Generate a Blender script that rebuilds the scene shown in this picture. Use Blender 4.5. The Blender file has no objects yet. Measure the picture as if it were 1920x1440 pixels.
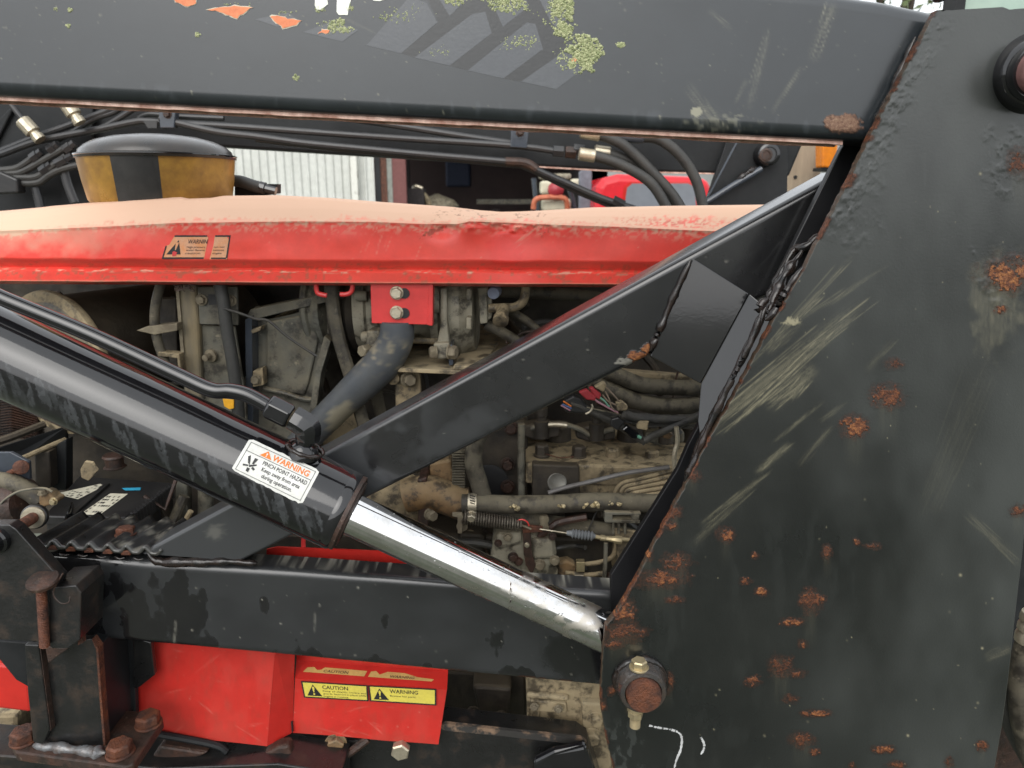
import bpy, bmesh, math, random
import numpy as np
from mathutils import Vector, Matrix

random.seed(7)
RNG = np.random.default_rng(11)
SC = bpy.context.scene
COL = SC.collection

# ------------------------------------------------------------------ camera, sky, sun, exposure
F = 1385.0                     # focal length in photo pixels (1920 wide)
PITCH = math.radians(14.0)
CH = 1.32                      # camera height above ground
cam_d = bpy.data.cameras.new("camera"); cam = bpy.data.objects.new("camera", cam_d); COL.objects.link(cam)
cam.location = (0, 0, CH); cam.rotation_euler = (math.pi/2 - PITCH, 0, 0)
cam_d.sensor_width = 36.0; cam_d.lens = 36.0*F/1920.0
cam_d.clip_start = 0.02; cam_d.clip_end = 3000
cam_d.dof.use_dof = True; cam_d.dof.focus_distance = 0.86; cam_d.dof.aperture_fstop = 9.0
SC.camera = cam

world = bpy.data.worlds.new("World"); SC.world = world; world.use_nodes = True
wn = world.node_tree.nodes; wl = world.node_tree.links; wn.clear()
sky = wn.new("ShaderNodeTexSky"); sky.sky_type = 'NISHITA'; sky.sun_disc = False
SUN_EL, SUN_AZ = math.radians(40), math.radians(196)
sky.sun_elevation = SUN_EL; sky.sun_rotation = SUN_AZ
sky.air_density = 1.0; sky.dust_density = 3.0; sky.ozone_density = 1.0
hs = wn.new("ShaderNodeHueSaturation"); hs.inputs['Saturation'].default_value = 0.22
bg = wn.new("ShaderNodeBackground"); bg.inputs['Strength'].default_value = 0.15
wo = wn.new("ShaderNodeOutputWorld")
cl = wn.new('ShaderNodeMix'); cl.data_type = 'RGBA'; cl.inputs[0].default_value = 0.72; cl.inputs[7].default_value = (5.4, 5.6, 5.8, 1)   # closed grey cloud cover over most of the sky's light
wl.new(sky.outputs[0], hs.inputs['Color']); wl.new(hs.outputs[0], cl.inputs[6]); wl.new(cl.outputs[2], bg.inputs['Color']); wl.new(bg.outputs[0], wo.inputs['Surface'])

sun_d = bpy.data.lights.new("sun", 'SUN'); sun_d.energy = 0.8; sun_d.angle = math.radians(50); sun_d.color = (1.0, 0.97, 0.92)
sun = bpy.data.objects.new("sun", sun_d); COL.objects.link(sun)
sd = Vector((math.sin(SUN_AZ)*math.cos(SUN_EL), math.cos(SUN_AZ)*math.cos(SUN_EL), math.sin(SUN_EL)))
sun.rotation_euler = sd.to_track_quat('Z', 'Y').to_euler(); sun.location = (0, -3, 6)

SC.view_settings.view_transform = 'Standard'; SC.view_settings.look = 'None'
SC.view_settings.gamma = 1.0; SC.view_settings.exposure = 1.08; SC.view_settings.use_curve_mapping = False
SC.render.engine = 'CYCLES'
try:
    SC.cycles.use_denoising = True; SC.cycles.denoiser = 'OPENIMAGEDENOISE'
    SC.cycles.max_bounces = 8; SC.cycles.caustics_reflective = False; SC.cycles.caustics_refractive = False
    SC.cycles.sample_clamp_indirect = 6.0
except Exception: pass

# ------------------------------------------------------------------ pixel of the photo + distance -> point of the place
_c, _s = math.cos(PITCH), math.sin(PITCH)
def Parr(px, py, Y):
    px = np.asarray(px, float); py = np.asarray(py, float); Y = np.asarray(Y, float)
    u = (px-960)/F; v = (720-py)/F
    t = Y/(_c + v*_s)
    return np.stack(np.broadcast_arrays(t*u, t*(_c + v*_s), CH + t*(v*_c - _s)), -1)
def P(px, py, Y): return Vector(Parr(px, py, Y))
def mpx(py, Y): return Y/(_c + (720-py)/F*_s)/F       # metres per pixel there

# ------------------------------------------------------------------ numpy noise
def _h(ix, iy, s):
    n = (ix.astype(np.int64)*374761393 + iy.astype(np.int64)*668265263 + s*1442695041) & 0x7fffffff
    n = ((n ^ (n >> 13))*1274126177) & 0x7fffffff
    return ((n ^ (n >> 16)) & 0xffff)/65535.0
def vnoise(x, y, s=0):
    x = np.asarray(x, float); y = np.asarray(y, float)
    ix = np.floor(x); iy = np.floor(y); fx = x-ix; fy = y-iy
    fx = fx*fx*(3-2*fx); fy = fy*fy*(3-2*fy)
    a = _h(ix, iy, s); b = _h(ix+1, iy, s); c = _h(ix, iy+1, s); d = _h(ix+1, iy+1, s)
    return (a*(1-fx)+b*fx)*(1-fy) + (c*(1-fx)+d*fx)*fy
def fbm(x, y, s=0, o=4):
    r = 0; a = 0.5; t = 0
    for k in range(o):
        r = r + a*vnoise(x*2**k, y*2**k, s+17*k); t += a; a *= 0.5
    return r/t
def sstep(a, b, x):
    t = np.clip((x-a)/(b-a), 0, 1); return t*t*(3-2*t)
def blob(px, py, cx, cy, rx, ry, rough=0.7, s=0, soft=0.15, rot=0):
    dx, dy = px-cx, py-cy
    if rot: dx, dy = dx*math.cos(rot)+dy*math.sin(rot), -dx*math.sin(rot)+dy*math.cos(rot)
    d = np.sqrt((dx/rx)**2+(dy/ry)**2)
    n = fbm(px/max(3.5, min(rx, ry)*0.55), py/max(3.5, min(rx, ry)*0.55), s, 4)-0.5
    return sstep(1+soft, 1-soft, d + n*2*rough)
def streak(px, py, x1, y1, x2, y2, w, s=0, grain=1.0):
    L = math.hypot(x2-x1, y2-y1); ux, uy = (x2-x1)/L, (y2-y1)/L
    a = (px-x1)*ux+(py-y1)*uy; b = -(px-x1)*uy+(py-y1)*ux
    m = np.exp(-(b/w)**2)*sstep(-0.12*L, 0.15*L, a)*sstep(1.12*L, 0.85*L, a)
    n = fbm(a/34.0, b/1.5, s, 3); n2 = fbm(a/5, b/2.5, s+5, 2)
    return m*np.clip((n*0.75+n2*0.35-0.36*grain)*3, 0, 1)

def bundle(px, py, x1, y1, x2, y2, w, n, seed):
    rnd = random.Random(seed); L = math.hypot(x2-x1, y2-y1); ux, uy = (x2-x1)/L, (y2-y1)/L; out = np.zeros_like(px)
    sel = (px > min(x1, x2)-3*w-10) & (px < max(x1, x2)+3*w+10) & (py > min(y1, y2)-3*w-10) & (py < max(y1, y2)+3*w+10)
    X, Y = px[sel], py[sel]; a = (X-x1)*ux+(Y-y1)*uy; b = -(X-x1)*uy+(Y-y1)*ux; o = np.zeros_like(X)
    for k in range(n):
        off = rnd.gauss(0, w*.55); s0 = rnd.uniform(-.05, .5)*L; s1 = s0+rnd.uniform(.2, .7)*L; sl = rnd.uniform(-.05, .05); bw = rnd.uniform(.8, 1.5)
        br = .35+.9*vnoise(a/rnd.uniform(6, 20), a*0+k, seed)
        o = np.maximum(o, rnd.uniform(.25, 1)*np.exp(-((b-off-sl*(a-s0))/bw)**2)*sstep(s0-8, s0+12, a)*sstep(s1+8, s1-12, a)*np.clip(br, 0, 1))
    out[sel] = o; return out

# ------------------------------------------------------------------ materials
MATS = {}
def rgb(r, g, b):   # sRGB 0-255 -> linear
    f = lambda c: (c/255/12.92) if c/255 <= 0.04045 else ((c/255+0.055)/1.055)**2.4
    return (f(r), f(g), f(b), 1)
def mat(name, col, col2=None, rough=0.5, rough2=None, metal=0.0, scale=30.0, bump=0.0, bscale=250.0, coat=0.0,
        paint=False, scuff=None, film=None, rust=None, dust=None, trans=0.0, ior=1.45, emit=None, spec=0.5, contrast=(0.35, 0.65), crough=0.08, stretch=None, grime=None):
    if name in MATS: return MATS[name]
    m = bpy.data.materials.new(name); m.use_nodes = True; MATS[name] = m
    nt = m.node_tree; N = nt.nodes; L = nt.links
    b = N['Principled BSDF']
    tc = N.new('ShaderNodeTexCoord')
    src = tc.outputs['Object']
    if stretch:
        mp = N.new('ShaderNodeMapping'); mp.inputs['Scale'].default_value = stretch; L.new(src, mp.inputs[0]); src = mp.outputs[0]
    def noise(sc, det=5.0, rg=0.6):
        n = N.new('ShaderNodeTexNoise'); n.inputs['Scale'].default_value = sc; n.inputs['Detail'].default_value = det
        n.inputs['Roughness'].default_value = rg; L.new(src, n.inputs['Vector']); return n.outputs['Fac']
    def mr(x, a, c, d=0.0, e=1.0):
        r = N.new('ShaderNodeMapRange'); r.inputs[1].default_value = a; r.inputs[2].default_value = c; r.inputs[3].default_value = d; r.inputs[4].default_value = e
        L.new(x, r.inputs[0]); return r.outputs[0]
    def mix(fac, A, B):
        x = N.new('ShaderNodeMix'); x.data_type = 'RGBA'
        if isinstance(fac, float): x.inputs[0].default_value = fac
        else: L.new(fac, x.inputs[0])
        for i, v in ((6, A), (7, B)):
            if isinstance(v, (tuple, list)): x.inputs[i].default_value = v
            else: L.new(v, x.inputs[i])
        return x.outputs[2]
    def fmix(fac, A, B):
        x = N.new('ShaderNodeMix'); x.data_type = 'FLOAT'; L.new(fac, x.inputs[0])
        for i, v in ((2, A), (3, B)):
            if isinstance(v, (float, int)): x.inputs[i].default_value = v
            else: L.new(v, x.inputs[i])
        return x.outputs[0]
    def mul(A, B):
        x = N.new('ShaderNodeMath'); x.operation = 'MULTIPLY'
        for i, v in ((0, A), (1, B)):
            if isinstance(v, (float, int)): x.inputs[i].default_value = v
            else: L.new(v, x.inputs[i])
        return x.outputs[0]
    def add(A, B):
        x = N.new('ShaderNodeMath'); x.operation = 'ADD'
        for i, v in ((0, A), (1, B)):
            if isinstance(v, (float, int)): x.inputs[i].default_value = v
            else: L.new(v, x.inputs[i])
        return x.outputs[0]
    n1 = noise(scale); n2 = noise(scale*6.3, 3.0)
    col2 = col2 or tuple(c*0.7 for c in col[:3])+(1,)
    base = mix(mr(n1, contrast[0], contrast[1]), col, col2)
    base = mix(mul(mr(n2, 0.35, 0.75), 0.35), base, tuple(c*0.55 for c in col[:3])+(1,))
    rgh = mr(n1, 0.3, 0.7, rough, rough2 if rough2 is not None else min(1, rough*1.3))
    hgt = mul(noise(bscale, 4.0), bump)
    if grime:     # oily black-brown grime and pale dried splashes in blotches
        gm = mr(noise(scale*2.1, 7.0, .7), .50, .60, 0.0, grime); gs = mr(noise(scale*4.5, 6.0, .7), .62, .70, 0.0, grime*.55)
        base = mix(gs, base, (.42, .36, .25, 1)); grimed = gm
    if dust:      # settled dust: (colour, amount) on faces that look up, broken up by noise
        g = N.new('ShaderNodeNewGeometry'); sx = N.new('ShaderNodeSeparateXYZ'); L.new(g.outputs['Normal'], sx.inputs[0])
        d = mul(mr(add(sx.outputs[2], mr(noise(scale*1.7, 6), 0.2, 0.8, -0.6, 0.6)), -0.35, 0.9), dust[1])
        base = mix(d, base, dust[0]); rgh = fmix(d, rgh, 0.9)
    if grime: base = mix(grimed, base, (.014, .011, .009, 1)); rgh = fmix(grimed, rgh, .38)
    if paint:
        at = N.new('ShaderNodeAttribute'); at.attribute_name = 'mk'
        sp = N.new('ShaderNodeSeparateColor'); L.new(at.outputs['Color'], sp.inputs[0])
        R, G, B, A = sp.outputs[0], sp.outputs[1], sp.outputs[2], at.outputs['Alpha']
        base = mix(B, base, film or (0.06, 0.062, 0.064, 1)); rgh = fmix(B, rgh, 0.55)
        base = mix(G, base, scuff or (0.42, 0.38, 0.24, 1)); rgh = fmix(G, rgh, 0.75)
        rgh = fmix(A, rgh, 0.06)
        rn = noise(330.0, 8.0, 0.75); rc = N.new('ShaderNodeValToRGB'); L.new(add(rn, mr(R, .4, 1.0, -.16, .10)), rc.inputs[0])
        cr = rust or ((0.016, 0.007, 0.004, 1), (0.105, 0.032, 0.011, 1), (0.33, 0.135, 0.042, 1))
        rc.color_ramp.elements[0].position = 0.30; rc.color_ramp.elements[0].color = cr[0]
        rc.color_ramp.elements[1].position = 0.72; rc.color_ramp.elements[1].color = cr[2]
        e = rc.color_ramp.elements.new(0.5); e.color = cr[1]
        RF = mr(R, .12, .38); base = mix(RF, base, rc.outputs[0]); rgh = fmix(RF, rgh, 0.6)
        cw = mul(mr(R, 0.0, .3, coat, 0.0), mr(G, 0.0, .6, 1.0, .2)); L.new(cw, b.inputs['Coat Weight'])
        hgt = add(hgt, mul(R, mul(rn, 0.9)))
    bp = N.new('ShaderNodeBump'); bp.inputs['Strength'].default_value = 1.0 if (bump or paint) else 0.0
    bp.inputs['Distance'].default_value = 0.002; L.new(hgt, bp.inputs['Height']); L.new(bp.outputs[0], b.inputs['Normal'])
    L.new(base, b.inputs['Base Color']); L.new(rgh, b.inputs['Roughness'])
    b.inputs['Metallic'].default_value = metal; b.inputs['Specular IOR Level'].default_value = spec
    b.inputs['Coat Weight'].default_value = coat; b.inputs['Coat Roughness'].default_value = crough
    b.inputs['Transmission Weight'].default_value = trans; b.inputs['IOR'].default_value = ior
    if emit: b.inputs['Emission Color'].default_value = emit[0]; b.inputs['Emission Strength'].default_value = emit[1]
    return m

K = lambda *a: tuple(a)+(1,)
BLK   = mat('black_paint_worn', K(.007,.007,.008), K(.012,.012,.012), .18, .32, scale=9, bump=.015, bscale=320, coat=.5, crough=.12, paint=True, scuff=K(.26,.25,.21), film=K(.030,.032,.034))
BLKW  = mat('black_paint_rusting', K(.009,.009,.009), K(.040,.024,.015), .2, .6, scale=26, bump=.25, bscale=240, contrast=(.52, .72), coat=.4, crough=.15)
ARM   = mat('black_paint_arm', K(.008,.011,.013), K(.014,.018,.021), .26, .38, scale=7, bump=.035, bscale=300, coat=.7, crough=.20, paint=True, scuff=K(.30,.29,.22), film=K(.040,.046,.053), rust=(K(.05,.03,.022), K(.16,.085,.055), K(.30,.20,.13)))
PLT   = mat('black_paint_plate', K(.007,.008,.008), K(.012,.013,.012), .24, .40, scale=5, bump=.10, bscale=350, coat=.6, crough=.22, paint=True, scuff=K(.38,.345,.22), film=K(.043,.047,.044))
GLS   = mat('black_paint_glossy', K(.006,.006,.007), K(.009,.009,.010), .07, .15, spec=.5, coat=.45, crough=.05, scale=14, bump=.03, bscale=200, paint=True, scuff=K(.09,.09,.085), film=K(.075,.08,.085))
WELD  = mat('black_weld_bead', K(.010,.010,.010), K(.022,.014,.011), .10, .22, scale=60, bump=.12, bscale=300)
DBLK  = mat('black_paint_far', K(.010,.011,.012), K(.018,.019,.020), .42, .6, scale=12, spec=.3)
EDGE  = mat('worn_bare_edge', K(.86,.60,.50), K(.40,.20,.15), .6, .8, scale=70, bump=.3, bscale=300)
RUST  = mat('rusty_steel', K(.13,.042,.018), K(.030,.013,.009), .45, .8, scale=70, bump=1.0, bscale=420)
RUSTB = mat('brown_rusty_steel', K(.062,.030,.020), K(.022,.015,.012), .4, .7, scale=35, bump=.5, bscale=250, grime=.6)
RED   = mat('red_paint_guard', K(.52,.028,.021), K(.45,.026,.020), .28, .40, scale=6, bump=.04, bscale=120, paint=True, scuff=K(.55,.20,.15), film=K(.16,.05,.03))
HOOD  = mat('red_paint_faded', K(.84,.062,.044), K(.76,.044,.034), .26, .38, scale=8, bump=.06, bscale=160, paint=True, scuff=K(.62,.395,.275), film=K(.20,.105,.055), rust=(K(.08,.03,.015), K(.32,.13,.05), K(.60,.33,.15)))
REDB  = mat('red_paint_bracket', K(.66,.050,.045), K(.58,.04,.04), .28, .4, scale=10, bump=.04)
CHR   = mat('chrome_rod', K(.74,.74,.75), K(.60,.59,.57), .03, .08, metal=1, scale=30, bump=.012, bscale=90, paint=True, scuff=K(.42,.36,.26), film=K(.06,.06,.06))
WATER = mat('water', K(.98,.98,.98), K(.98,.98,.98), .0, .0, trans=1, ior=1.33)
ENG   = mat('dusty_engine_casting', K(.20,.155,.092), K(.050,.040,.028), .7, .9, scale=26, bump=.5, bscale=140, dust=(K(.44,.35,.21), .62), grime=.75)
ENGD  = mat('oily_shade_casting', K(.026,.020,.015), K(.008,.007,.006), .45, .8, scale=18, bump=.4, bscale=140, dust=(K(.14,.11,.07), .38))  # oily casting, darkened further to paint in the shade of the engine gaps
TAN   = mat('tan_dusty_steel', K(.38,.30,.18), K(.20,.155,.095), .75, .9, scale=14, bump=.25, bscale=130, dust=(K(.36,.30,.19), .5), grime=.75)
ALU   = mat('dusty_aluminium', K(.32,.30,.235), K(.15,.135,.10), .55, .75, scale=18, bump=.2, bscale=150, dust=(K(.30,.25,.16), .5), grime=.75)
SHR   = mat('grey_dusty_plastic', K(.125,.125,.105), K(.060,.058,.048), .6, .8, scale=14, bump=.2, bscale=160, dust=(K(.30,.245,.15), .5), grime=.75)
STRUT = mat('slate_painted_tube', K(.055,.065,.080), K(.045,.052,.064), .45, .6, scale=16, bump=.1, paint=True, scuff=K(.33,.28,.18), film=K(.20,.18,.13))
HOSE  = mat('black_rubber_hose', K(.030,.030,.029), K(.045,.044,.040), .45, .62, scale=22, bump=.12, bscale=260)
HOSED = mat('dusty_rubber_hose', K(.092,.080,.058), K(.022,.020,.017), .7, .85, scale=18, bump=.2, bscale=200, dust=(K(.22,.19,.125), .45), grime=.75)
LINE  = mat('black_steel_line', K(.022,.023,.025), K(.035,.034,.034), .3, .45, scale=25)
ZINC  = mat('zinc_fitting', K(.58,.52,.40), K(.40,.35,.26), .3, .45, metal=.75, scale=60, bump=.2)
BOLT  = mat('yellow_zinc_bolt', K(.50,.41,.24), K(.36,.30,.19), .35, .5, metal=.7, scale=60, bump=.2)
DBOLT = mat('dusty_bolt', K(.24,.205,.14), K(.14,.115,.08), .6, .8, metal=.2, scale=60, bump=.3)
BRASS = mat('rusty_brass_casting', K(.20,.115,.048), K(.075,.045,.025), .6, .8, scale=22, bump=.4, bscale=140, dust=(K(.30,.24,.14), .4), grime=.75)
PLAST = mat('black_plastic', K(.014,.014,.015), K(.024,.023,.022), .3, .42, scale=20)
WHITE = mat('white_label', K(.60,.60,.57), K(.54,.54,.50), .4, .5, scale=40)
PAPER = mat('aged_paper_label', K(.66,.63,.50), K(.52,.49,.38), .6, .75, scale=50)
ORANGE= mat('orange_print', K(.70,.17,.02), K(.62,.16,.02), .45, .5, scale=60)
INK   = mat('dark_print', K(.012,.012,.014), K(.02,.02,.02), .5, .6, scale=60)
YEL   = mat('yellow_label', K(.66,.56,.09), K(.58,.49,.09), .35, .45, scale=40)
OLDY  = mat('old_tan_label', K(.58,.36,.11), K(.45,.27,.09), .5, .6, scale=50)
ORLAB = mat('faded_orange_label', K(.70,.28,.11), K(.66,.36,.22), .5, .65, scale=60)
TORN  = mat('torn_decal_orange', K(.78,.26,.12), K(.62,.20,.10), .6, .8, scale=90, bump=.3)
LWHT  = mat('white_decal', K(.85,.86,.80), K(.70,.72,.62), .5, .6, scale=60)
STRIP = mat('blue_grey_stripe_decal', K(.036,.041,.049), K(.044,.049,.056), .30, .40, coat=.8, crough=.22, scale=20, bump=.1, bscale=300)
DBAND = mat('dark_decal_band', K(.008,.009,.010), K(.012,.013,.014), .32, .44, coat=.6, crough=.3, scale=20, bump=.1, bscale=300)
PITCH_BLK = mat('matt_black_plate', K(.005,.005,.006), K(.008,.008,.009), .35, .5, scale=10)
LICH  = mat('lichen', K(.50,.51,.30), K(.20,.24,.11), .9, 1, scale=420, bump=.6, bscale=500)
AMBER = mat('amber_plastic_bowl', K(.40,.225,.042), K(.22,.115,.028), .25, .40, scale=24, contrast=(.4, .62), trans=.12, spec=.5)
DUSTA = mat('amber_lamp_lens', K(.85,.26,.02), K(.7,.2,.02), .2, .3, scale=60)
TAPE  = mat('black_tape', K(.022,.022,.022), K(.036,.035,.033), .35, .5, scale=30)
WIREK = mat('black_wire', K(.02,.02,.02), K(.06,.055,.045), .5, .7, scale=40)
CHALK = mat('white_paint_mark', K(.50,.51,.51), K(.34,.34,.34), .6, .7, scale=80)

# ------------------------------------------------------------------ mesh helpers
ORG = {}
class MB:
    def __init__(self): self.v = []; self.f = []; self.n = 0
    def add(self, V, Fc):
        V = np.asarray(V, float).reshape(-1, 3); o = self.n
        self.v.append(V); self.f += [tuple(i+o for i in q) for q in Fc]; self.n += len(V); return self
def thing(name, label, cat, loc, group=None):
    o = bpy.data.objects.new(name, None); COL.objects.link(o); o.location = loc; o.empty_display_size = 0.02
    o['label'] = label; o['category'] = cat
    if group: o['group'] = group
    ORG[o.name] = Vector(loc); return o
def tag(o, label, cat, group=None, kind=None):
    if label: o['label'] = label
    if cat: o['category'] = cat
    if group: o['group'] = group
    if kind: o['kind'] = kind
    return o
def obj(name, shape, m, parent=None, smooth=None, bevel=0.0, mk=None, flip=False, segs=2):
    if isinstance(shape, MB): V = np.concatenate(shape.v) if shape.v else np.zeros((0, 3)); Fc = shape.f
    else: V, Fc = shape; V = np.asarray(V, float).reshape(-1, 3)
    if parent is not None: org = ORG[parent.name]
    else: org = Vector(((V[:, 0].min()+V[:, 0].max())/2, (V[:, 1].min()+V[:, 1].max())/2, V[:, 2].min()))
    me = bpy.data.meshes.new(name); me.from_pydata((V-np.array(org)).tolist(), [], [tuple(q) for q in Fc]); 
    if mk is not None:
        a = me.attributes.new('mk', 'FLOAT_COLOR', 'POINT'); a.data.foreach_set('color', np.asarray(mk, np.float32).reshape(-1))
    bm = bmesh.new(); bm.from_mesh(me)
    if mk is None:
        bmesh.ops.remove_doubles(bm, verts=bm.verts, dist=1e-6)
    bmesh.ops.recalc_face_normals(bm, faces=bm.faces)
    bm.to_mesh(me); bm.free()
    if smooth is None: smooth = 35
    if smooth:
        me.polygons.foreach_set('use_smooth', [True]*len(me.polygons))
        try: me.set_sharp_from_angle(angle=math.radians(smooth))
        except Exception: pass
    me.materials.append(m)
    o = bpy.data.objects.new(name, me); COL.objects.link(o)
    if parent is not None: o.parent = parent
    else: o.location = org
    ORG[o.name] = org
    if bevel:
        b = o.modifiers.new('bevel', 'BEVEL'); b.width = bevel; b.segments = segs; b.limit_method = 'ANGLE'; b.angle_limit = math.radians(40)
        b.harden_normals = False
    return o

def frame(ax):
    ax = Vector(ax).normalized(); h = Vector((0, 0, 1)) if abs(ax.z) < 0.9 else Vector((1, 0, 0))
    u = ax.cross(h).normalized(); w = ax.cross(u).normalized(); return ax, u, w
def prism(pts, Y, th, Yfun=None):      # outline in photo pixels on the plane at distance Y, thick th away from the viewer
    n = len(pts)
    A = [P(x, y, Y if Yfun is None else Yfun(x, y)) for x, y in pts]
    B = [a+Vector((0, th, 0)) for a in A]
    Fc = [tuple(range(n)), tuple(range(2*n-1, n-1, -1))] + [(i, i+n, (i+1) % n+n, (i+1) % n) for i in range(n)]
    return [tuple(v) for v in A+B], Fc
def hull8(front, back):                # two quads of points -> block
    n = len(front)
    return [tuple(v) for v in list(front)+list(back)], [tuple(range(n)), tuple(range(2*n-1, n-1, -1))]+[(i, i+n, (i+1) % n+n, (i+1) % n) for i in range(n)]
def box(c, sx, sy, sz, rot=None):
    c = Vector(c); V = []
    for dz in (-1, 1):
        for dx, dy in ((-1, -1), (1, -1), (1, 1), (-1, 1)):
            d = Vector((dx*sx/2, dy*sy/2, dz*sz/2))
            if rot is not None: d = rot @ d
            V.append(tuple(c+d))
    return V, [(3, 2, 1, 0), (4, 5, 6, 7), (0, 1, 5, 4), (1, 2, 6, 5), (2, 3, 7, 6), (3, 0, 4, 7)]
def crom(pts, k=8):
    pts = [Vector(p) for p in pts]
    if len(pts) < 3: return pts
    out = []
    for i in range(len(pts)-1):
        p0 = pts[max(i-1, 0)]; p1 = pts[i]; p2 = pts[i+1]; p3 = pts[min(i+2, len(pts)-1)]
        for j in range(k):
            t = j/k
            out.append(0.5*((2*p1)+(p2-p0)*t+(2*p0-5*p1+4*p2-p3)*t*t+(3*p1-p0-3*p2+p3)*t**3))
    out.append(pts[-1]); return out
def tube(path, r, n=12, smooth=6, caps=True, wob=0, squash=None):
    path = crom(path, smooth) if smooth else [Vector(p) for p in path]
    m = len(path); R = r if hasattr(r, '__len__') else None
    V = []; Fc = []; T0 = (path[1]-path[0]).normalized(); _, u, w = frame(T0)
    for i, p in enumerate(path):
        T = (path[min(i+1, m-1)]-path[max(i-1, 0)]).normalized()
        q = T0.rotation_difference(T); u = q @ u; u = (u-T*u.dot(T)).normalized(); w = T.cross(u); T0 = T
        rr = (np.interp(i/(m-1), np.linspace(0, 1, len(R)), R) if R is not None else r)
        for j in range(n):
            a = 2*math.pi*j/n; k = rr*(1+(random.random()-.5)*2*wob)
            V.append(tuple(p+(u*math.cos(a)*(squash or 1)+w*math.sin(a))*k))
    for i in range(m-1):
        for j in range(n):
            Fc.append((i*n+j, i*n+(j+1) % n, (i+1)*n+(j+1) % n, (i+1)*n+j))
    if caps: Fc += [tuple(range(n-1, -1, -1)), tuple(range((m-1)*n, m*n))]
    return V, Fc
def lathe(o, ax, prof, n=32, phase=0.0):
    o = Vector(o); ax, u, w = frame(ax); V = []; Fc = []
    for t, r in prof:
        for j in range(n):
            a = 2*math.pi*j/n+phase; V.append(tuple(o+ax*t+(u*math.cos(a)+w*math.sin(a))*max(r, 1e-5)))
    for i in range(len(prof)-1):
        for j in range(n): Fc.append((i*n+j, i*n+(j+1) % n, (i+1)*n+(j+1) % n, (i+1)*n+j))
    Fc += [tuple(range(n-1, -1, -1)), tuple(range((len(prof)-1)*n, len(prof)*n))]
    return V, Fc
def hexhead(o, ax, r, h, washer=1.25, phase=0.3):
    b = MB()
    if washer: b.add(*lathe(o, ax, [(0, r*washer), (h*.16, r*washer), (h*.2, r*washer*.95)], 20))
    z0 = h*.2 if washer else 0
    b.add(*lathe(o, ax, [(z0, r), (h*.86, r), (h, r*.84)], 6, phase)); 
    return b
def bolt(px, py, Y, rpx, parent, m=None, ax=(0, -1, 0), h=0.6, name='bolt', washer=1.25, phase=0.3):
    r = rpx*mpx(py, Y)
    return obj(name, hexhead(P(px, py, Y), ax, r, r*2*h, washer, phase), m or DBOLT, parent, smooth=25)
def weld(path, r, seed=1, wob=.25, n=9, step=0.0022):
    rnd = random.Random(seed); path = crom(path, 10); pts = [path[0]]
    for p in path[1:]:
        if (p-pts[-1]).length >= step: pts.append(p)
    rr = []; out = []
    for i, p in enumerate(pts):
        e = min(i, len(pts)-1-i); rr.append(r*.85*(.72+.10*math.sin(i*1.15+2*math.sin(i*.21))+.75*float(vnoise(i*.33, 0., seed))+wob*.35*(rnd.random()-.5))*min(1, .3+e*.2))
        out.append(p+Vector((rnd.uniform(-1, 1), 0, rnd.uniform(-1, 1)))*r*.10)
    m = len(out); V = []; Fc = []
    for i, p in enumerate(out):
        T = (out[min(i+1, m-1)]-out[max(i-1, 0)]).normalized(); _, u, w = frame(T)
        for j in range(n):
            a = 2*math.pi*j/n; k = rr[i]*(1+wob*.5*(rnd.random()-.5)); V.append(tuple(p+(u*math.cos(a)+w*math.sin(a))*k))
    for i in range(m-1):
        for j in range(n): Fc.append((i*n+j, i*n+(j+1) % n, (i+1)*n+(j+1) % n, (i+1)*n+j))
    Fc += [tuple(range(n-1, -1, -1)), tuple(range((m-1)*n, m*n))]
    return V, Fc
def gridF(nv, nu):
    i = np.arange(nv-1)[:, None]*nu + np.arange(nu-1)[None]; i = i.reshape(-1)
    return np.stack([i, i+1, i+1+nu, i+nu], 1).tolist()
def lerp_tab(tab, x): return np.interp(x, [a for a, _ in tab], [b for _, b in tab])
def threads(o, ax, r, L, pitch):
    prof = [(0, r*.8)]; t = 0
    while t < L: prof += [(t, r*.78), (t+pitch*.5, r)]; t += pitch
    return lathe(o, ax, prof+[(L, r*.85)], 14)

_txt = {}
def text2d(s, bold=0.0):
    k = (s, bold)
    if k not in _txt:
        c = bpy.data.curves.new('t', 'FONT'); c.body = s; c.size = 1; c.offset = bold; c.resolution_u = 2
        o = bpy.data.objects.new('t', c); COL.objects.link(o)
        bpy.context.view_layer.update()
        dg = bpy.context.evaluated_depsgraph_get(); me = bpy.data.meshes.new_from_object(o.evaluated_get(dg))
        V = np.array([v.co[:] for v in me.vertices]).reshape(-1, 3)[:, :2]; Fc = [tuple(p.vertices) for p in me.polygons]
        bpy.data.objects.remove(o); bpy.data.curves.remove(c); bpy.data.meshes.remove(me)
        _txt[k] = (V, Fc)
    V, Fc = _txt[k]; return V.copy(), Fc
def quadmap(q):                        # label space (0..1, 0..1 downwards) -> photo pixels inside a quad TL,TR,BR,BL
    q = np.array(q, float)
    def f(u, v):
        u = np.asarray(u)[..., None]; v = np.asarray(v)[..., None]
        return (q[0]*(1-u)+q[1]*u)*(1-v)+(q[3]*(1-u)+q[2]*u)*v
    return f
def lay_text(mb, s, u0, u1, vbase, vh, qm, surf, bold=0.0):   # fit text into u0..u1 with cap height vh, baseline vbase
    V, Fc = text2d(s, bold)
    if not len(V): return
    x0, x1 = V[:, 0].min(), V[:, 0].max()
    u = u0+(V[:, 0]-x0)/(x1-x0)*(u1-u0); v = vbase-V[:, 1]/0.72*vh
    p = qm(u, v); mb.add(surf(p[:, 0], p[:, 1]), Fc)
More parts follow.
